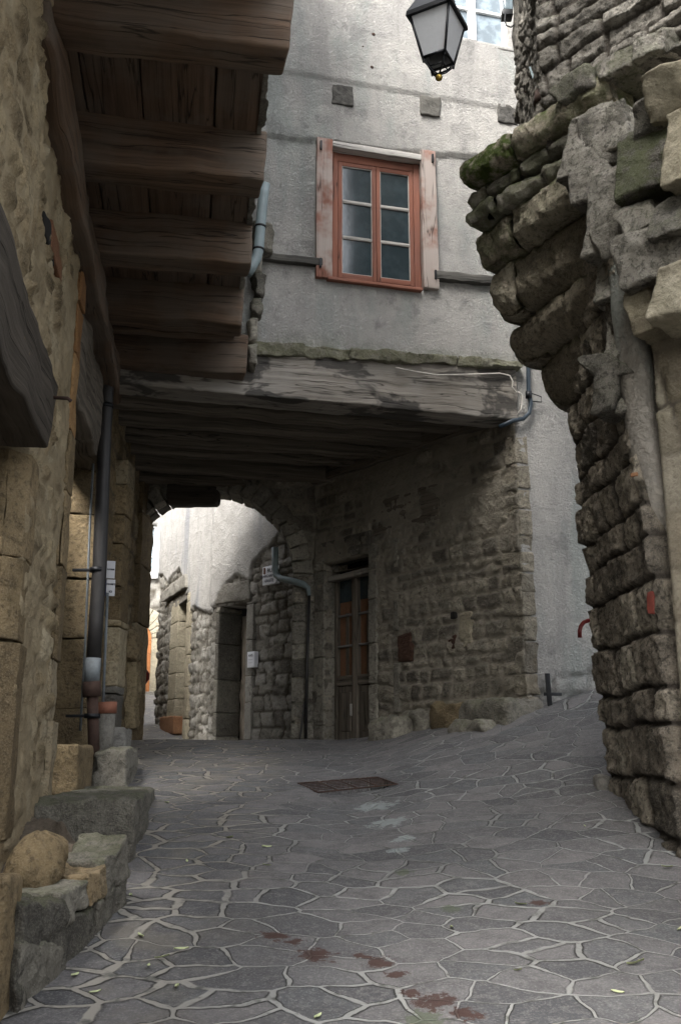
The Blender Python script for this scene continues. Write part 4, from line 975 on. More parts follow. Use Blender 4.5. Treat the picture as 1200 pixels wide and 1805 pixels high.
def ccourse(z0, z1, T, N_, step, splits, mat='corbel', moss=0., amp=.02, prof=.55, tilt=0.):
    """moulded course: outline N_ -> T -> back, quarter-round underside"""
    T, N_ = A(*T[:2]), A(*N_[:2]); Bk = T+A(.85, .55)*1.1
    ln = [np.linalg.norm(T-N_), np.linalg.norm(Bk-T)]; tot = sum(ln)
    d1 = (T-N_)/ln[0]; d2 = (Bk-T)/ln[1]; n1 = A(-d1[1], d1[0]); n2 = A(-d2[1], d2[0])
    if n1[0] > 0: n1 = -n1
    if np.dot(n2, A(-.5, 1)) < 0: n2 = -n2
    def P(s_, inn):
        rc = .035; 
        w_ = smooth(ln[0]-rc, ln[0]+rc, s_); nn = n1*(1-w_)+n2*w_; nn /= np.linalg.norm(nn)
        base = N_+d1*s_ if s_ < ln[0] else T+d2*(s_-ln[0])
        q = abs(s_-ln[0]); cut = .5*max(0, rc-q)*.7
        return base-nn*(inn+cut)*1.0
    h = z1-z0; hp = h*prof; pr = [(.22+step, 0.0), (step+.06, 0.0), (step+.02, .004)]
    for (aa, bb) in ((.80, .06), (.55, .22), (.30, .42), (.13, .66), (.10, .70), (.03, .95), (0, 1.0)): pr.append((step*aa, hp*bb+.004))
    nv_ = max(2, int((h-hp)/.035))
    for k in range(1, nv_+1): pr.append((0.0 if k < nv_ else .012, hp+(h-hp)*k/nv_*1.0-(.004 if k == nv_ else 0)))
    pr += [(.04, h), (.25, h)]
    ss = [0]+[x*ln[0] for x in splits]+[ln[0]+.25, tot]
    for p, q in zip(ss[:-1], ss[1:]):
        n = max(4, int((q-p)/.03)); sv = np.linspace(p+.004, q-.004, n+1); V = []; m = len(pr)
        jt = random.uniform(-.012, .012)
        for x in sv:
            e = min(x-p, q-x); ei = .03*max(0, 1-e/.035)
            for k, (inn, zz) in enumerate(pr):
                xy = P(x, inn+(ei if inn < .3 else 0)+jt); V.append(A(xy[0], xy[1], z0+.005+zz*(h-.01)/h-tilt*(1-x/ln[0])*0))
        V = np.array(V); sd_ = random.randint(0, 900)
        D = np.stack([fbm(V*5, sd_+k*5, 3) for k in range(3)], -1); D3 = np.stack([np.abs(fbm(V*7, sd_+k*11+3, 4))-.12 for k in range(3)], -1)*A(1, 1, 1); V = V+D*amp*1.1-D3*A(-1, -1, .6)*.05+np.stack([fbm(V*14, sd_+k*7, 3) for k in range(3)], -1)*.022
        Fc = [(i*m+k, i*m+k+1, (i+1)*m+k+1, (i+1)*m+k) for i in range(n) for k in range(m-1)]
        Fc += [tuple(range(m)), tuple(range(n*m, n*m+m))[::-1]]
        tf = ((p+q)/2)/tot
        a = Acc(); a.add(V, Fc, (random.uniform(.2, .95), 1, .5, moss*random.uniform(.6, 1.2)*(.3+.9*tf))); a.obj('corbel_stone', M[mat], right)
ccourse(2.70+EYE, 3.10+EYE, xyz(952, 650, 3.08), xyz(1100, 600, 2.72), .17, [.5], prof=.62)
ccourse(3.10+EYE, 3.42+EYE, xyz(893, 590, 3.40), xyz(1085, 512, 3.10), .17, [.45], prof=.6)
ccourse(3.43+EYE, 3.86+EYE, xyz(864, 488, 3.84), xyz(1062, 450, 3.43), .13, [.78], prof=.42, moss=.15)
ccourse(3.87+EYE, 4.17+EYE, xyz(836, 424, 4.15), xyz(1010, 352, 3.87), .10, [.62], prof=.35, moss=.6)
ccourse(4.17+EYE, 4.31+EYE, xyz(819, 378, 4.29), xyz(1012, 290, 4.17), .05, [.3, .72], prof=.6, moss=.9, mat='grey_stone', amp=.03)
ccourse(4.32+EYE, 4.44+EYE, xyz(820, 352, 4.42), xyz(1015, 245, 4.32), .03, [.25, .5, .8], prof=.6, moss=.8, mat='grey_stone', amp=.035)
ccourse(4.45+EYE, 4.68+EYE, xyz(805, 296, 4.64), (1.86, 5.86), .07, [.62], prof=.4, moss=1.3, amp=.02)
course(4.58+EYE, 4.76+EYE, (1.58, 6.15), (1.50, 6.20), (2.15, 5.55), (2.2, 5.5), [.3, .6], r=.03, amp=.02, moss=.5, back=.6, mat='turret')
# solid core so no light passes behind the corbels
a = Acc(); a.hexa([A(2.0, 6.1, 3.9), A(2.5, 6.1, 3.9), A(2.6, 7.9, 3.9), A(2.1, 7.8, 3.9), A(1.75, 6.42, 6.2), A(2.7, 5.75, 6.2), A(2.7, 7.9, 6.2), A(1.8, 7.9, 6.2)], seg=.06, r=.02, amp=.05, fine=.02); a.obj('corbel_core', M['turret'], right)
# rough rubble filling between corbels and tower wall, seen at the right
rb = [((975, 215), (1045, 300), 6.12), ((1030, 190), (1100, 260), 5.95), ((1110, 190), (1160, 230), 5.6), ((1020, 205), (1100, 285), 6.0), ((1085, 215), (1185, 320), 5.55), ((1005, 290), (1062, 345), 6.0), ((1020, 320), (1095, 430), 5.95), ((1092, 345), (1150, 400), 5.6), ((1140, 330), (1210, 400), 5.3),
      ((1060, 390), (1120, 440), 5.85), ((1095, 400), (1210, 480), 5.45), ((1040, 440), (1090, 520), 6.0), ((1135, 465), (1215, 545), 5.25), ((1110, 500), (1150, 575), 5.6), ((1150, 140), (1215, 195), 5.4), ((1165, 190), (1230, 300), 5.2), ((1060, 545), (1110, 620), 5.95), ((1050, 620), (1110, 660), 5.95), ((1035, 655), (1075, 720), 6.05), ((1075, 670), (1112, 720), 5.95)]
for i, ((x0, y0), (x1, y1), Y_) in enumerate(rb):
    Y_ -= .08; c = atY((x0+x1)/2, (y0+y1)/2, Y_); D = np.linalg.norm(c-CAM); hw = (x1-x0)/2/FPX*D*1.12; hh = (y1-y0)/2/FPX*D*1.2
    mat = 'yellow' if i in (12, 13, 14, 15) else 'turret'
    ex = A(.72, -.69, 0); nn = A(.69, .72, 0); tl = A(*RNG.uniform(-.12, .12, 2), 0)
    moss = .55 if i == 4 else .1
    o0 = c-ex*hw-Z*hh
    a = Acc(); a.hexa([o0, o0+ex*2*hw, o0+ex*2*hw+nn*.4, o0+nn*.4, o0+Z*2*hh+tl, o0+ex*2*hw+Z*2*hh+tl, o0+ex*2*hw+nn*.4+Z*2*hh, o0+nn*.4+Z*2*hh], seg=.03, r=.022, amp=.020, freq=5, fine=.012, st=(random.random(), 1, .5, moss)); a.obj('rubble_stone', M[mat], right)
# tower wall above
T0_ = np.array(xyz(960, 190, 4.75))
tw = masonry(141, (.10, .22), (.2, .5), mort=.02, edge=.02, bulge=.05, off=.03, warp=.05, rough=.02, fine=.008)
TW = Fr((T0_[0], T0_[1]), (.75, -.83), (-.83, -.75))
a = Acc(); panel(a, TW.O, TW.ex, Z, TW.n, lines([0, 1.9], .02), lines([4.6+EYE, 8.0], .02).tolist()+lines([8.05, 10], .3).tolist(), tw, rim=.4); a.obj('tower_wall', M['turret'], right)
e1 = A(1.72, 8.1, 0); e0 = A(T0_[0], T0_[1], 0); TB = Fr((e0[0], e0[1]), (e1-e0)[:2], (-(e1-e0)[1], (e1-e0)[0]))
a = Acc(); panel(a, TB.O, TB.ex, Z, TB.n, lines([0, 1.75], .02), lines([4.4+EYE, 8.0], .02).tolist()+lines([8.05, 10], .3).tolist(), masonry(151, (.1, .2), (.12, .3), bulge=.03, rough=.025, fine=.01, warp=.08), rim=.3); a.obj('tower_side_wall', M['turret'], right)
a = Acc(); a.box(A(2.0, 6.2, 6.0), A(2.5, 0, 0), A(0, 1.6, 0), A(0, 0, 4), seg=5, amp=0); a.box(A(2.4, -1, -1.5), A(.3, 0, 0), A(0, 5.6, 0), A(0, 0, 4.2), seg=5, amp=0)
a.box(A(2.55, 6.0, -1), A(.3, 0, 0), A(0, 1.7, 0), A(0, 0, 9), seg=5, amp=0); a.obj('inner_wall', M['turret'], right)
random.seed(33)
# ================================================================ LOOSE THINGS
def rel(acc, name, mat, label=None, cat=None, group=None):
    """one-mesh thing with its origin at its own foot"""
    v = np.concatenate(acc.v); c = A((v[:, 0].min()+v[:, 0].max())/2, (v[:, 1].min()+v[:, 1].max())/2, v[:, 2].min())
    acc.v = [q-c for q in acc.v]; o = acc.obj(name, M[mat]); o.location = c
    if label: tag(o, label, cat, group)
    return o
def vpl(p, q):
    """vertical plane through two ground points under two pixels"""
    P, Q = ground(*p), ground(*q); e = (Q-P)[:2]; e = e/np.linalg.norm(e); n = A(e[1], -e[0], 0)
    if np.dot(n, CAM-P) < 0: n = -n
    return P, n
def qstone(pts, pl, back, name, mat, label, cat, group=None, parent=None, foot=False, **k):
    """front-face pixels BL BR TR TL on plane pl=(P,n), pushed back along 'back'"""
    P, n = pl; c = [hit(x, y, P, n) for x, y in pts]
    if foot:
        for i in (0, 1): c[i] = c[i].copy(); c[i][2] = float(gz(c[i][0], c[i][1]))-.04
    back = np.asarray(back, float)
    a = Acc(); a.hexa([c[0], c[1], c[1]+back, c[0]+back, c[3], c[2], c[2]+back, c[3]+back], **k)
    if parent is not None: return a.obj(name, M[mat], parent)
    return rel(a, name, mat, label, cat, group)
# steps of the left house
kw = dict(seg=.035, r=.035, amp=.02, freq=5, fine=.006)
pl1 = vpl((90, 1400), (160, 1392))
y_ = 7.0
def ybox(x0, x1, y0, y1, Y, depth, name, mat, label, cat, parent=None, dz=0, **k):
    p = atY(x0, y1, Y); q = atY(x1, y1, Y); t = atY(x0, y0, Y); z0 = p[2]-dz
    a = Acc(); a.box(A(p[0], Y, z0), A(q[0]-p[0], (q[0]-p[0])*.1, 0), A(-depth*.12, depth, 0), A(0, 0, t[2]-z0), **k)
    return a.obj(name, M[mat], parent) if parent is not None else rel(a, name, mat, label, cat)
ybox(76, 134, 1314, 1392, 7.15, .85, 'stone_block', 'left_ashlar', 'yellow squared stone block on the big worn step', 'stone block', seg=.035, r=.03, amp=.012, freq=6, fine=.005, dz=.05)
ybox(60, 232, 1412, 1470, 5.85, 1.9, 'stone_step', 'grey_stone', 'large worn grey stone slab step above the planter', 'step', seg=.03, r=.022, amp=.03, freq=3.5, fine=.014, dz=.6)
ybox(165, 222, 1322, 1362, 8.05, 1.0, 'stone_step', 'grey_stone', 'small rough step behind the dark downpipe', 'step', seg=.03, r=.025, amp=.03, freq=5, fine=.012, dz=.3)
ybox(190, 222, 1284, 1306, 9.3, .5, 'stone_step', 'far_stone', 'low pale threshold stone in front of the guard stone pier', 'step', seg=.04, r=.03, amp=.02, freq=6, dz=.2)
# planter: kerb stones round dry soil
pln = thing('stone_planter', 'low rubble stone planter filled with dry soil by the left wall', 'planter', tuple(ground(150, 1690)))
PP = vpl((60, 1758), (232, 1588))
bk = A(-.20, .10, 0)
for (pts, m_) in (([(32, 1735), (98, 1748), (108, 1668), (40, 1655)], 'grey_stone'), ([(36, 1668), (118, 1655), (112, 1585), (44, 1590)], 'grey_stone'),
              ([(112, 1688), (172, 1645), (170, 1600), (116, 1628)], 'grey_stone'), ([(112, 1632), (160, 1600), (156, 1548), (108, 1575)], 'grey_stone'), ([(160, 1602), (188, 1580), (186, 1520), (157, 1545)], 'left_ashlar'),
              ([(172, 1648), (226, 1600), (224, 1545), (170, 1592)], 'grey_stone'), ([(186, 1585), (228, 1548), (224, 1475), (184, 1520)], 'grey_stone')):
    foot = pts[0][1] > 1640
    qstone(pts, PP, bk*random.uniform(.9, 1.3), 'kerb_stone', m_, None, None, parent=pln, foot=foot, seg=.022, r=.018, amp=.022, freq=6, fine=.014)
a = Acc(); g0_ = ground(60, 1750); g1_ = ground(230, 1590)
zt = hit(130, 1560, *PP)[2]
so_ = [A(g0_[0]-.12, g0_[1]+.1), A(g1_[0]-.12, g1_[1]+.05), A(g1_[0]-.75, g1_[1]+.65), A(g0_[0]-.75, g0_[1]+.5)]
a.hexa([A(*p, .35) for p in so_]+[A(*so_[0], zt-.1), A(*so_[1], zt+.08), A(*so_[2], zt+.2), A(*so_[3], zt-.05)], seg=.04, r=.02, amp=.04, freq=5, fine=.012); a.obj('soil', M['soil'], pln)
rock(8, 84, 1470, 1570, 4.45, .3, 'boulder', 'left_ashlar', None, r=.12, amp=.04, label='rounded tan boulder lying on the planter soil against the wall', cat='boulder', freq=5)
# rendered post at the lower left edge
p = ground(20, 1800); a = Acc(); tz_ = atY(20, 1545, p[1])[2]
a.box(A(p[0]-.5, p[1]-.1, p[2]-.3), A(.5-.02, 0, 0), A(-.02, .3, 0), A(0, 0, tz_-p[2]+.3), seg=.04, r=.03, amp=.015, freq=5, fine=.004); rel(a, 'stone_post', 'far_stone' if False else 'left_ashlar', 'squared stone post at the bottom left edge of the alley', 'post')
# loose stones in the passage
grp = 'loose stones along the passage wall'
for i, (x0, x1, y0, y1, t, mat, lab) in enumerate((
    (636, 700, 1262, 1304, .3, 'grey_stone', 'flat dark stone nearest the passage door'), (696, 752, 1250, 1290, .3, 'grey_stone', 'long low stone second from the passage door'),
    (746, 806, 1236, 1284, .3, 'left_stone', 'lumpy brown stone in the middle of the passage ledge'), (800, 892, 1234, 1280, .35, 'grey_stone', 'long rounded boulder leaning on the passage wall'),
    (902, 966, 1229, 1260, .3, 'far_stone', 'whitish stone with cracks at the corner of the passage'), (780, 860, 1266, 1290, .15, 'grey_stone', 'low broken stone in front of the rounded boulder'))):
    g = ground((x0+x1)/2, y1); D = np.linalg.norm(g-CAM); wd = (x1-x0)/FPX*D*(1.2 if i < 4 else 1.0); hh = (y1-y0)/FPX*D
    e = A(-.624, .781, 0) if i < 4 or i == 5 else F.ex; nn = A(.781, .624, 0) if i < 4 or i == 5 else -F.n
    if i < 4 or i == 5: wd = (x1-x0)/FPX*D/.80
    a = Acc(); a.box(g-e*wd/2-Z*.06+nn*.02, e*wd, nn*t, Z*(hh+.04), seg=.03, r=.07, amp=.035, freq=7, fine=.008); rel(a, 'loose_stone', mat, lab, 'stone', grp)
g = ground(1063, 1392); a = Acc(); a.box(g+A(-.06, -.05, -.05), A(.13, 0, 0), A(0, .2, 0), A(0, 0, .15), seg=.03, r=.06, amp=.015); rel(a, 'loose_stone', 'far_stone', 'small pale stone at the foot of the right pillar', 'stone', grp)
# drain grate
def drain():
    c = sum(DR)/4; t = thing('drain_grate', 'rusty iron drain grate with four banks of slots set in the paving', 'drain', tuple(c))
    q0, q1, q2, q3 = DR[0], DR[1], DR[2], DR[3]   # left-back, right-back, right-front, left-front
    up = A(0, 0, .008)
    L = lambda u, v: (q0*(1-u)+q1*u)*(1-v)+(q3*(1-u)+q2*u)*v+up
    def bar(acc, u0, u1, v0, v1, h=.03): acc.hexa([L(u0, v0)-Z*h, L(u1, v0)-Z*h, L(u1, v1)-Z*h, L(u0, v1)-Z*h, L(u0, v0), L(u1, v0), L(u1, v1), L(u0, v1)], seg=.3, r=.003, amp=0)
    for k, (u0, u1, v0, v1) in enumerate(((0, 1, 0, .05), (0, 1, .95, 1), (0, .02, .05, .95), (.98, 1, .05, .95))):
        a = Acc(); bar(a, u0, u1, v0, v1, .01); a.obj('frame_bar', M['rust'], t)
    for k in range(3):
        a = Acc(); bar(a, .25*(k+1)-.015, .25*(k+1)+.015, .05, .95, .006); a.obj('cross_bar', M['rust'], t)
    n = 5
    for c_ in range(4):
        for k in range(n):
            u0 = .03+.245*c_; a = Acc(); v = .07+.86*(k+1)/(n+1); bar(a, u0+(.012 if c_ else 0), u0+.21, v-.02, v+.02, .004); a.obj('slat', M['rust'], t)
drain()
# downpipe on the left
def pipe_left():
    Yp = 8.35
    t = thing('downpipe', 'tall dark zinc downpipe with rusty cast iron foot standing before the left piers', 'downpipe', tuple(atY(163, 1352, Yp)))
    P = lambda x, y: atY(x, y, Yp)
    a = Acc(); top = [P(176, 1000), P(185, 760), P(190, 660), atY(199, 610, Yp+.02), atY(212, 572, Yp+.08), atY(222, 540, Yp+.14)]
    a.tube([P(165, 1170), P(170, 1090)]+top, [.062]*8, 20); a.obj('pipe', M['pipe_dark'], t)
    a = Acc(); a.tube([P(162, 1202), P(165, 1160)], .066, 18); a.obj('sleeve', M['pipe_light'], t)
    a = Acc(); b0 = atY(167, 1356, Yp); a.tube([b0, P(163, 1215)], .048, 16); a.tube([P(162.5, 1228), P(162, 1202)], [.078, .078], 16); a.obj('cast_iron_foot', M['rust'], t)
    for (x, y) in ((187, 716), (173, 1005), (163, 1262)):
        a = Acc(); c = P(x, y); a.tube([c-Z*.02, c+Z*.02], .07, 16); a.box(c-A(.22, .02, .012), A(.17, 0, 0), A(0, .035, 0), A(0, 0, .024), amp=0, r=.002); a.obj('clamp', M['iron'], t)
pipe_left()
a = Acc(); P = [atY(x, y, 8.55) for x, y in ((142, 1288), (150, 1150), (160, 900), (168, 760), (172, 640))]
a.tube(P, .011, 6); rel(a, 'wall_conduit', 'pipe_light', 'thin pale conduit running up the pier left of the dark downpipe', 'conduit')
# small grey pipe at the end of the jetty
a = Acc(); Pp = [hit(x, y, F.pt(0, 0, .32), F.n) for x, y in ((467, 325), (464, 345), (459, 400), (456, 440), (452, 455), (444, 470), (436, 482))]
t = thing('short_pipe', 'grey green pipe elbow beside the jetty end', 'pipe', tuple(Pp[-1])); a.tube(Pp, .05, 16); a.obj('pipe', M['pipe_grey'], t)
for i in (2, 3):
    a = Acc(); c = Pp[i]; d = Pp[i]-Pp[i-1]; d /= np.linalg.norm(d); a.tube([c-d*.01, c+d*.01], .056, 16); a.obj('ring', M['iron'], t)
# sign stand with terracotta pot
def sign_stand():
    Yp = 9.15; P = lambda x, y: atY(x, y, Yp)
    t = thing('sign_stand', 'white post with two small shop signs planted in a terracotta pot', 'sign', tuple(P(188, 1280)))
    a = Acc(); a.tube([P(182, 1240), P(190, 1045)], .014, 8); a.obj('post', M['pipe_light'], t)
    c0 = P(187, 1258); c1 = P(187, 1238); a = Acc(); a.tube([c0, c1], [.098, .103], 24); a.obj('pot_rim', M['terracotta'], t)
    g = c0.copy(); g[2] = float(gz(c0[0], c0[1]))-.05; a = Acc(); a.tube([g, c0], [.075, .09], 20); a.obj('pot', M['far_stone'], t)
    e = A(.55, -.83, 0); nn = A(.83, .55, 0)*0+A(.30, -.95, 0); e = A(.95, .30, 0)
    for (x0, y0, x1, y1, txts) in ((187, 988, 201, 1019, [('POTERIE', .5, .034)]), (187, 1021, 201, 1050, [('OUVERT', .70, .032), ('ICI', .25, .05)])):
        p = P(x0, y1); D = np.linalg.norm(p-CAM); w_ = (x1-x0)/FPX*D*1.05; h_ = (y1-y0)/FPX*D*.98
        a = Acc(); a.box(p, e*w_, -nn*.015, Z*h_, seg=.3, amp=0, r=.003); o = a.obj('sign_board', M['sign'], t)
        for (tx, fv, sz) in txts:
            cu = bpy.data.curves.new('lettering', 'FONT'); cu.body = tx; cu.size = w_*.95/max(3.2, .62*len(tx)); cu.align_x = 'CENTER'; cu.align_y = 'CENTER'; cu.extrude = .001
            cu.offset = .0012; cu.materials.append(M['ink']); fo = bpy.data.objects.new('lettering', cu); COL.objects.link(fo); fo.parent = o
            wp = p+e*w_/2+Z*h_*fv+nn*.004
            R3 = Matrix((tuple(e), (0, 0, 1), tuple(nn))).transposed(); mw = R3.to_4x4(); mw.translation = Vector(wp-world_loc(o)); fo.matrix_local = mw
    a = Acc(); p = P(184, 1050); a.box(p-A(0, -.01, 0), e*.05, -nn*.02, Z*.16, seg=.3, amp=0, r=.002); a.obj('blue_edge', M['sign_blue'], t)
sign_stand()
# street name plate and paper notice on the house beyond
def plate(fr, pts, name, label, cat, texts, off=.07):
    uv = [fr.uv(*q, off) for q in pts]; u0 = min(p[0] for p in uv); u1 = max(p[0] for p in uv); v0 = min(p[1] for p in uv); v1 = max(p[1] for p in uv)
    t = thing(name, label, cat, tuple(fr.pt((u0+u1)/2, v0, off)))
    a = Acc(); fr.box(a, u0, u1, v0, v1, off-.06, off+.008, seg=.3, amp=0, r=.003); a.obj('board', M['sign'], t)
    nn = fr.n; e = np.cross(Z, nn)
    for (tx, fv, sz, fu) in texts:
        cu = bpy.data.curves.new('lettering', 'FONT'); cu.body = tx; cu.size = sz; cu.align_x = 'CENTER'; cu.align_y = 'CENTER'; cu.extrude = .001; cu.materials.append(M['ink'])
        fo = bpy.data.objects.new('lettering', cu); COL.objects.link(fo); fo.parent = t
        # reading direction is e; left edge seen from the front
        cpos = fr.pt((u0+u1)/2, v0+(v1-v0)*fv, off+.012)+e*(fu*(u1-u0))
        mw = Matrix((tuple(e), (0, 0, 1), tuple(nn))).transposed().to_4x4(); mw.translation = Vector(cpos-world_loc(t)); fo.matrix_local = mw
    return t, u0, u1, v0, v1, e
t, u0, u1, v0, v1, e_ = plate(FA, [(464, 1032), (487, 1028), (487, 996), (464, 1000)], 'street_sign', 'white enamel street name plate beside the grey pipe under the arch', 'street sign', [('RUE', .74, .085, .12), ('MARCHANDE', .46, .056, 0), ('HAUTE', .2, .065, 0)])
a = Acc(); c = FA.pt((u0+u1)/2, v0+(v1-v0)*.78, .081)-e_*(u1-u0)*.34; a.box(c-e_*.016-Z*.05, e_*.032, FA.n*.004, Z*.09, amp=0, r=0, seg=1); a.obj('emblem', M['brick'], t)
plate(FA, [(437, 1177), (449, 1175), (449, 1148), (437, 1150)], 'paper_notice', 'small white paper notice fixed to the doorway jamb beyond the arch', 'notice', [('AVIS', .75, .05, 0), ('---------', .5, .03, 0), ('---------', .3, .03, 0)], off=.09)
# bent pipe at the arch jamb
Q = lambda x, y, Y_: atY(x, y, Y_)
a = Acc(); Yq = EY[1]
pts = [Q(485, 965, Yq+.35), Q(485, 1000, Yq+.35), Q(487, 1014, Yq+.32), Q(495, 1020, Yq+.2), Q(515, 1024, Yq-.02), Q(535, 1030, Yq-.12), Q(543, 1036, Yq-.14), Q(545, 1050, Yq-.14)]
t = thing('bent_pipe', 'grey pipe bending round the arch jamb and dropping down the dark corner', 'pipe', tuple(Q(541, 1300, Yq-.14))); a.tube(pts, [.042]*6+[.03, .022], 14); a.obj('elbow', M['pipe_grey'], t)
a = Acc(); a.tube([Q(545, 1048, Yq-.14), Q(541, 1180, Yq-.14), Q(539, 1302, Yq-.14)], .02, 10); a.obj('pipe', M['pipe_dark'], t)
a = Acc(); p = Q(536, 1298, Yq-.2); a.box(p+A(-.06, 0, -.05), A(.012, 0, 0), A(0, .2, 0), A(.05, 0, .45), amp=0, r=.002); rel(a, 'metal_sheet', 'pipe_dark', 'narrow metal strip leaning in the dark corner under the bent pipe', 'metal strip')
# cables on the beam
bm = F.pt(0, 0, .09)
a = Acc(); a.tube([hit(x, y, bm, F.n) for x, y in ((697, 648), (730, 655), (770, 661), (830, 660), (880, 658), (898, 662), (903, 672), (902, 682), (908, 690), (918, 694), (920, 705), (918, 720), (912, 730))], .008, 6); rel(a, 'white_cable', 'cable_white', 'thin dirty white cable along the top of the weathered beam', 'cable')
a = Acc(); bm2 = F.pt(0, 0, .06); a.tube([hit(x, y, bm2, F.n) for x, y in ((930, 560), (930, 640), (931, 690), (935, 712), (932, 728), (922, 738), (905, 741), (880, 752))], .022, 10); rel(a, 'black_cable', 'cable', 'thick blue black cable bending under the right end of the beam', 'cable')
a = Acc(); p = hit(931, 697, bm2, F.n); a.tube([p-Z*.03, p+Z*.04], .033, 10); a.tube([p+F.ex*.02+Z*.03, p+F.ex*.14+Z*.0, p+F.ex*.14-Z*.06, p+F.ex*.02-Z*.06], .006, 6); rel(a, 'cable_clamp', 'iron', 'wire clamp holding the blue black cable to the wall', 'clamp')
# rusty pipe and bracket on the tower
Yt = 6.6
a = Acc(); P = lambda x, y, Y_=Yt: atY(x, y, Y_)
t = thing('tower_pipe', 'dark rusty iron pipe leaning up the corner of the stone tower', 'pipe', tuple(P(950, 205)))
a.tube([P(955, 168), P(964, 110), P(992, -20, 6.4)], .038, 14); a.obj('pipe', M['rust'], t)
a = Acc(); a.tube([P(952, 184), P(955, 164)], [.058, .06], 14); a.obj('collar', M['rust'], t)
a = Acc(); a.tube([P(950, 215), P(953, 180)], .04, 12); a.obj('spigot', M['turret'], t)
a = Acc(); p = P(945, 160, 6.75); q = P(933, 122, 6.95); a.box(p, q-p, A(.05, .0, 0), A(0, .03, .05), amp=.002, r=.004, seg=.1); a.obj('bracket', M['pipe_grey'], t)
# glass junction lamp with looping cable, at the tower edge
Yl = 8.0
t = thing('bulkhead_lamp', 'small glass cased lamp with a looping black cable by the tower edge', 'lamp', tuple(atY(893, 30, Yl)))
P = lambda x, y: atY(x, y, Yl)
a = Acc(); p = P(888, 16); q = P(904, 16); tpp = P(890, -50); a.box(p, q-p, A(0, .09, 0), A(.01, 0, tpp[2]-p[2]), amp=0, r=.01, seg=.1); a.obj('glass_case', M['pane_light'], t)
a = Acc(); p = P(885, 25); q = P(904, 25); a.box(p, q-p, A(0, .11, 0), A(0, 0, P(885, 15)[2]-p[2]), amp=0, r=.006); a.obj('base_cap', M['iron'], t)
a = Acc(); a.tube([P(x, y) for x, y in ((890, 25), (889, 36), (892, 45), (900, 48), (908, 42), (912, 30), (913, 10), (913, -20))], .007, 6); a.obj('cable', M['iron'], t)
a = Acc(); p = P(911, 8); a.box(p, A(.12, 0, 0), A(0, .03, 0), A(0, 0, .02), amp=0, r=.002); a.obj('wall_arm', M['iron'], t)
# red handrail end and black iron post
g = ground(1060, 1222)
a = Acc(); P = lambda x, y: atY(x, y, 8.6); a.tube([P(1021, 1124), P(1021, 1112), P(1023, 1104), P(1028, 1097), P(1035, 1094), P(1044, 1093), P(1075, 1093), P(1080, 1096)], .019, 10); a.tube([P(1078, 1093), P(1080, 1240)], .019, 8); rel(a, 'handrail', 'red', 'dark red bent handrail end showing past the right pillar', 'handrail')
a = Acc(); g = ground(970, 1245); a.box(g+A(-.025, 0, -.05), A(.045, 0, 0), A(0, .03, 0), A(-.012, 0, .36), amp=.001, r=.003, seg=.2); a.box(g+A(-.06, .0, .10), A(.18, .03, 0), A(0, .02, 0), A(0, 0, .03), amp=.001, r=.003, seg=.2); rel(a, 'iron_post', 'iron', 'short black iron stake at the foot of the roughcast wall', 'stake')
a = Acc(); c = atY(250, 1193, 12.6); v_, f_ = [], []
a.tube([c-Z*.13, c-Z*.09, c-Z*.03, c+Z*.04, c+Z*.09, c+Z*.12], [.02, .06, .10, .10, .07, .03], 18); a.tube([c-Z*.13, A(c[0]-.05, c[1], gz(c[0], c[1])-.02)], .02, 8); rel(a, 'red_hydrant', 'red', 'glossy dark red round object half hidden behind the last left pier', 'hydrant')
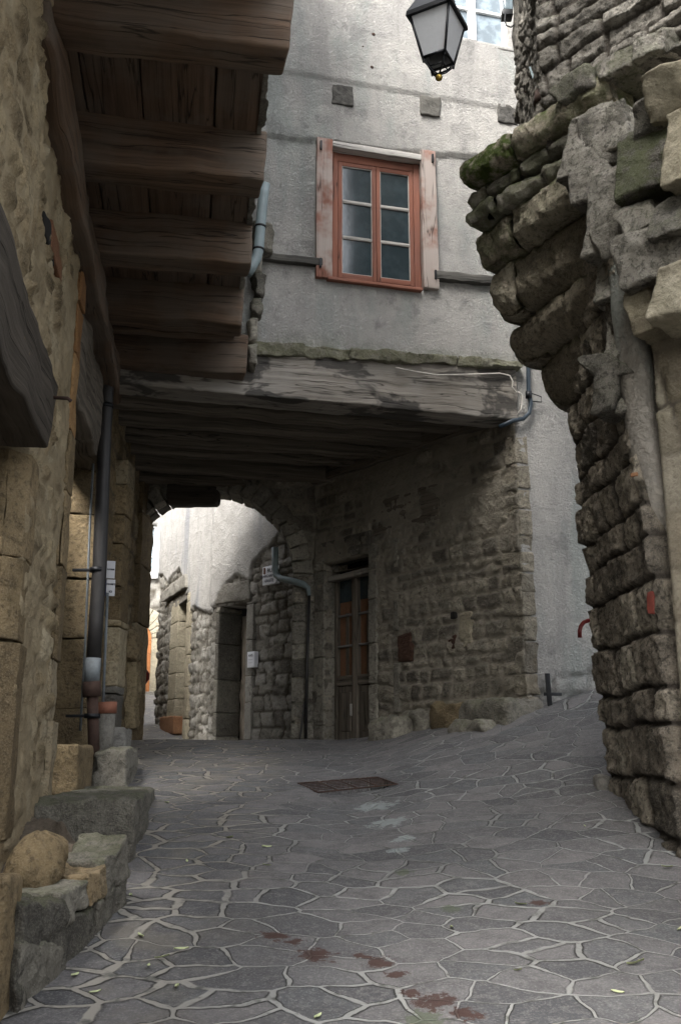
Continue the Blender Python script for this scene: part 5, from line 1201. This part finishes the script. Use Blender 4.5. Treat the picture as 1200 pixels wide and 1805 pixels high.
# lantern
def lantern():
    cx = atY(771, 60, 6.5); rot = math.radians(-28)
    D = np.linalg.norm(cx-CAM); s = D/FPX
    zr = atY(771, 38, 6.5)[2]; zb = atY(771, 100, 6.5)[2]; zf = atY(771, 132, 6.5)[2]
    t = thing('street_lantern', 'black four sided street lantern with frosted glass hanging over the alley', 'street lamp', (cx[0], cx[1], zf))
    O = A(cx[0], cx[1], 0)
    def ring(r, z): return [O+A(r*math.cos(rot+math.pi/4+k*math.pi/2), r*math.sin(rot+math.pi/4+k*math.pi/2), z) for k in range(4)]
    R1 = 46*s*1.0; R0 = 25*s; H = zr-zb
    H = .36; zb = zr-H
    top, bot = ring(R1, zr), ring(R0, zb)
    # posts
    for k in range(4):
        a = Acc(); a.tube([bot[k]-Z*.03, top[k]], .011, 6); a.obj('post', M['iron'], t)
        a = Acc(); a.tube([bot[k]-Z*.02, bot[k]-Z*.045], [.012, .008], 8); a.obj('drop', M['iron'], t)
    for (rr, nm) in ((top, 'upper_rim'), (bot, 'lower_rim')):
        a = Acc()
        for k in range(4): a.tube([rr[k], rr[(k+1) % 4]], .012, 6)
        a.obj(nm, M['iron'], t)
    for k in range(4):
        q = [bot[k], bot[(k+1) % 4], top[(k+1) % 4], top[k]]; c = sum(q)/4; q = [c+(p-c)*.97 for p in q]; inn = (O+Z*c[2]-c)*.02
        a = Acc(); a.add(q+[p+inn for p in q], [(0, 1, 2, 3), (7, 6, 5, 4), (0, 4, 5, 1), (1, 5, 6, 2), (2, 6, 7, 3), (3, 7, 4, 0)], smooth=False); a.obj('glass_pane', M['milk'], t)
    e0, e1, e2, e3, e4 = ring(R1*1.16, zr-.012), ring(R1*1.13, zr+.03), ring(R1*.62, zr+.22), ring(R1*.70, zr+.225), ring(R1*.1, zr+.30)
    a = Acc(); V = e0+e1+e2+e3+e4; Fq = [(i*4+k, i*4+(k+1) % 4, (i+1)*4+(k+1) % 4, (i+1)*4+k) for i in range(4) for k in range(4)]+[(3, 2, 1, 0), (16, 17, 18, 19)]
    a.add(V, Fq, smooth=False); a.obj('hood', M['iron'], t)
    a = Acc(); bo = ring(R0*.62, zb-.07)
    for k in range(4): a.tube([bot[k], bo[k]], .007, 5); a.tube([bo[k], bo[(k+1) % 4]], .007, 5)
    a.obj('bottom_cage', M['iron'], t)
    a = Acc()
    for k in range(4):
        p = bot[k]; q = O+Z*(zb-.13); m_ = (p+q)/2+ (q-p)*0-Z*.03
        a.tube([p-Z*.03, m_, q], .007, 5)
    a.obj('scroll', M['iron'], t)
    a = Acc(); c = O+Z*(zb-.155); r = .028
    a.tube([c+Z*r*math.cos(x) for x in np.linspace(0.05, math.pi-.05, 9)], [r*math.sin(x)+.001 for x in np.linspace(0.05, math.pi-.05, 9)], 14); a.obj('finial', M['brass'], t)
    a = Acc(); tp = O+Z*(zr+.30); a.tube([tp, tp+Z*.25, tp+A(.1, 0, .34), tp+A(.9, -.1, .38)], .018, 8); a.obj('bracket_arm', M['iron'], t)
lantern()
for fo in [o for o in bpy.data.objects if o.type == 'FONT']:
    bpy.context.view_layer.update(); me = bpy.data.meshes.new_from_object(fo.evaluated_get(bpy.context.evaluated_depsgraph_get())); me.materials.clear(); me.materials.append(M['ink'])
    no = bpy.data.objects.new('lettering', me); COL.objects.link(no); no.parent = fo.parent; no.matrix_local = fo.matrix_local.copy(); bpy.data.objects.remove(fo); no.name = 'lettering'
# fallen leaves
lf = [(248, 1652), (132, 1722), (168, 1752), (286, 1690), (320, 1676), (262, 1705), (470, 1527), (795, 1637), (912, 1713), (1088, 1752), (1030, 1458), (405, 1478), (294, 1416), (231, 1580), (1198, 1640), (330, 1520), (312, 1742), (560, 1795), (917, 1596), (1175, 1530), (470, 1495), (1120, 1700)]
def leaf_mesh(k):
    L_ = .05; V = []; n = 8
    for i in range(n+1):
        x = -L_/2+L_*i/n; w_ = .0075*math.sin(math.pi*i/n)**.8; z = .002*math.cos(i*.6+k)+.002
        V += [(x, -w_, z+.003), (x, 0, z), (x, w_, z+.004)]
    Fq = []
    for i in range(n):
        for j in range(2): b0 = i*3+j; Fq.append((b0, b0+3, b0+4, b0+1))
    a = Acc(); a.add(V, Fq); a.add(np.array(V)+A(0, 0, -.001), [f[::-1] for f in Fq])
    return a
protos = None
for i, (x, y) in enumerate(lf):
    g = ground(x, y)
    if i == 0: o = leaf_mesh(0).obj('fallen_leaf', M['leaf']); protos = o
    else: o = protos.copy(); COL.objects.link(o)
    s_ = random.uniform(.8, 1.5)*(1.15 if y > 1550 else 1)
    o.location = (g[0], g[1], g[2]+.006); o.rotation_euler = (math.atan(.14)+random.uniform(-.1, .1), random.uniform(-.15, .15), random.uniform(0, 6.28)); o.scale = (s_, s_, s_)
    o['label'] = 'small pale fallen leaf lying on the grey paving'; o['category'] = 'leaf'; o['group'] = 'fallen leaves on the paving'
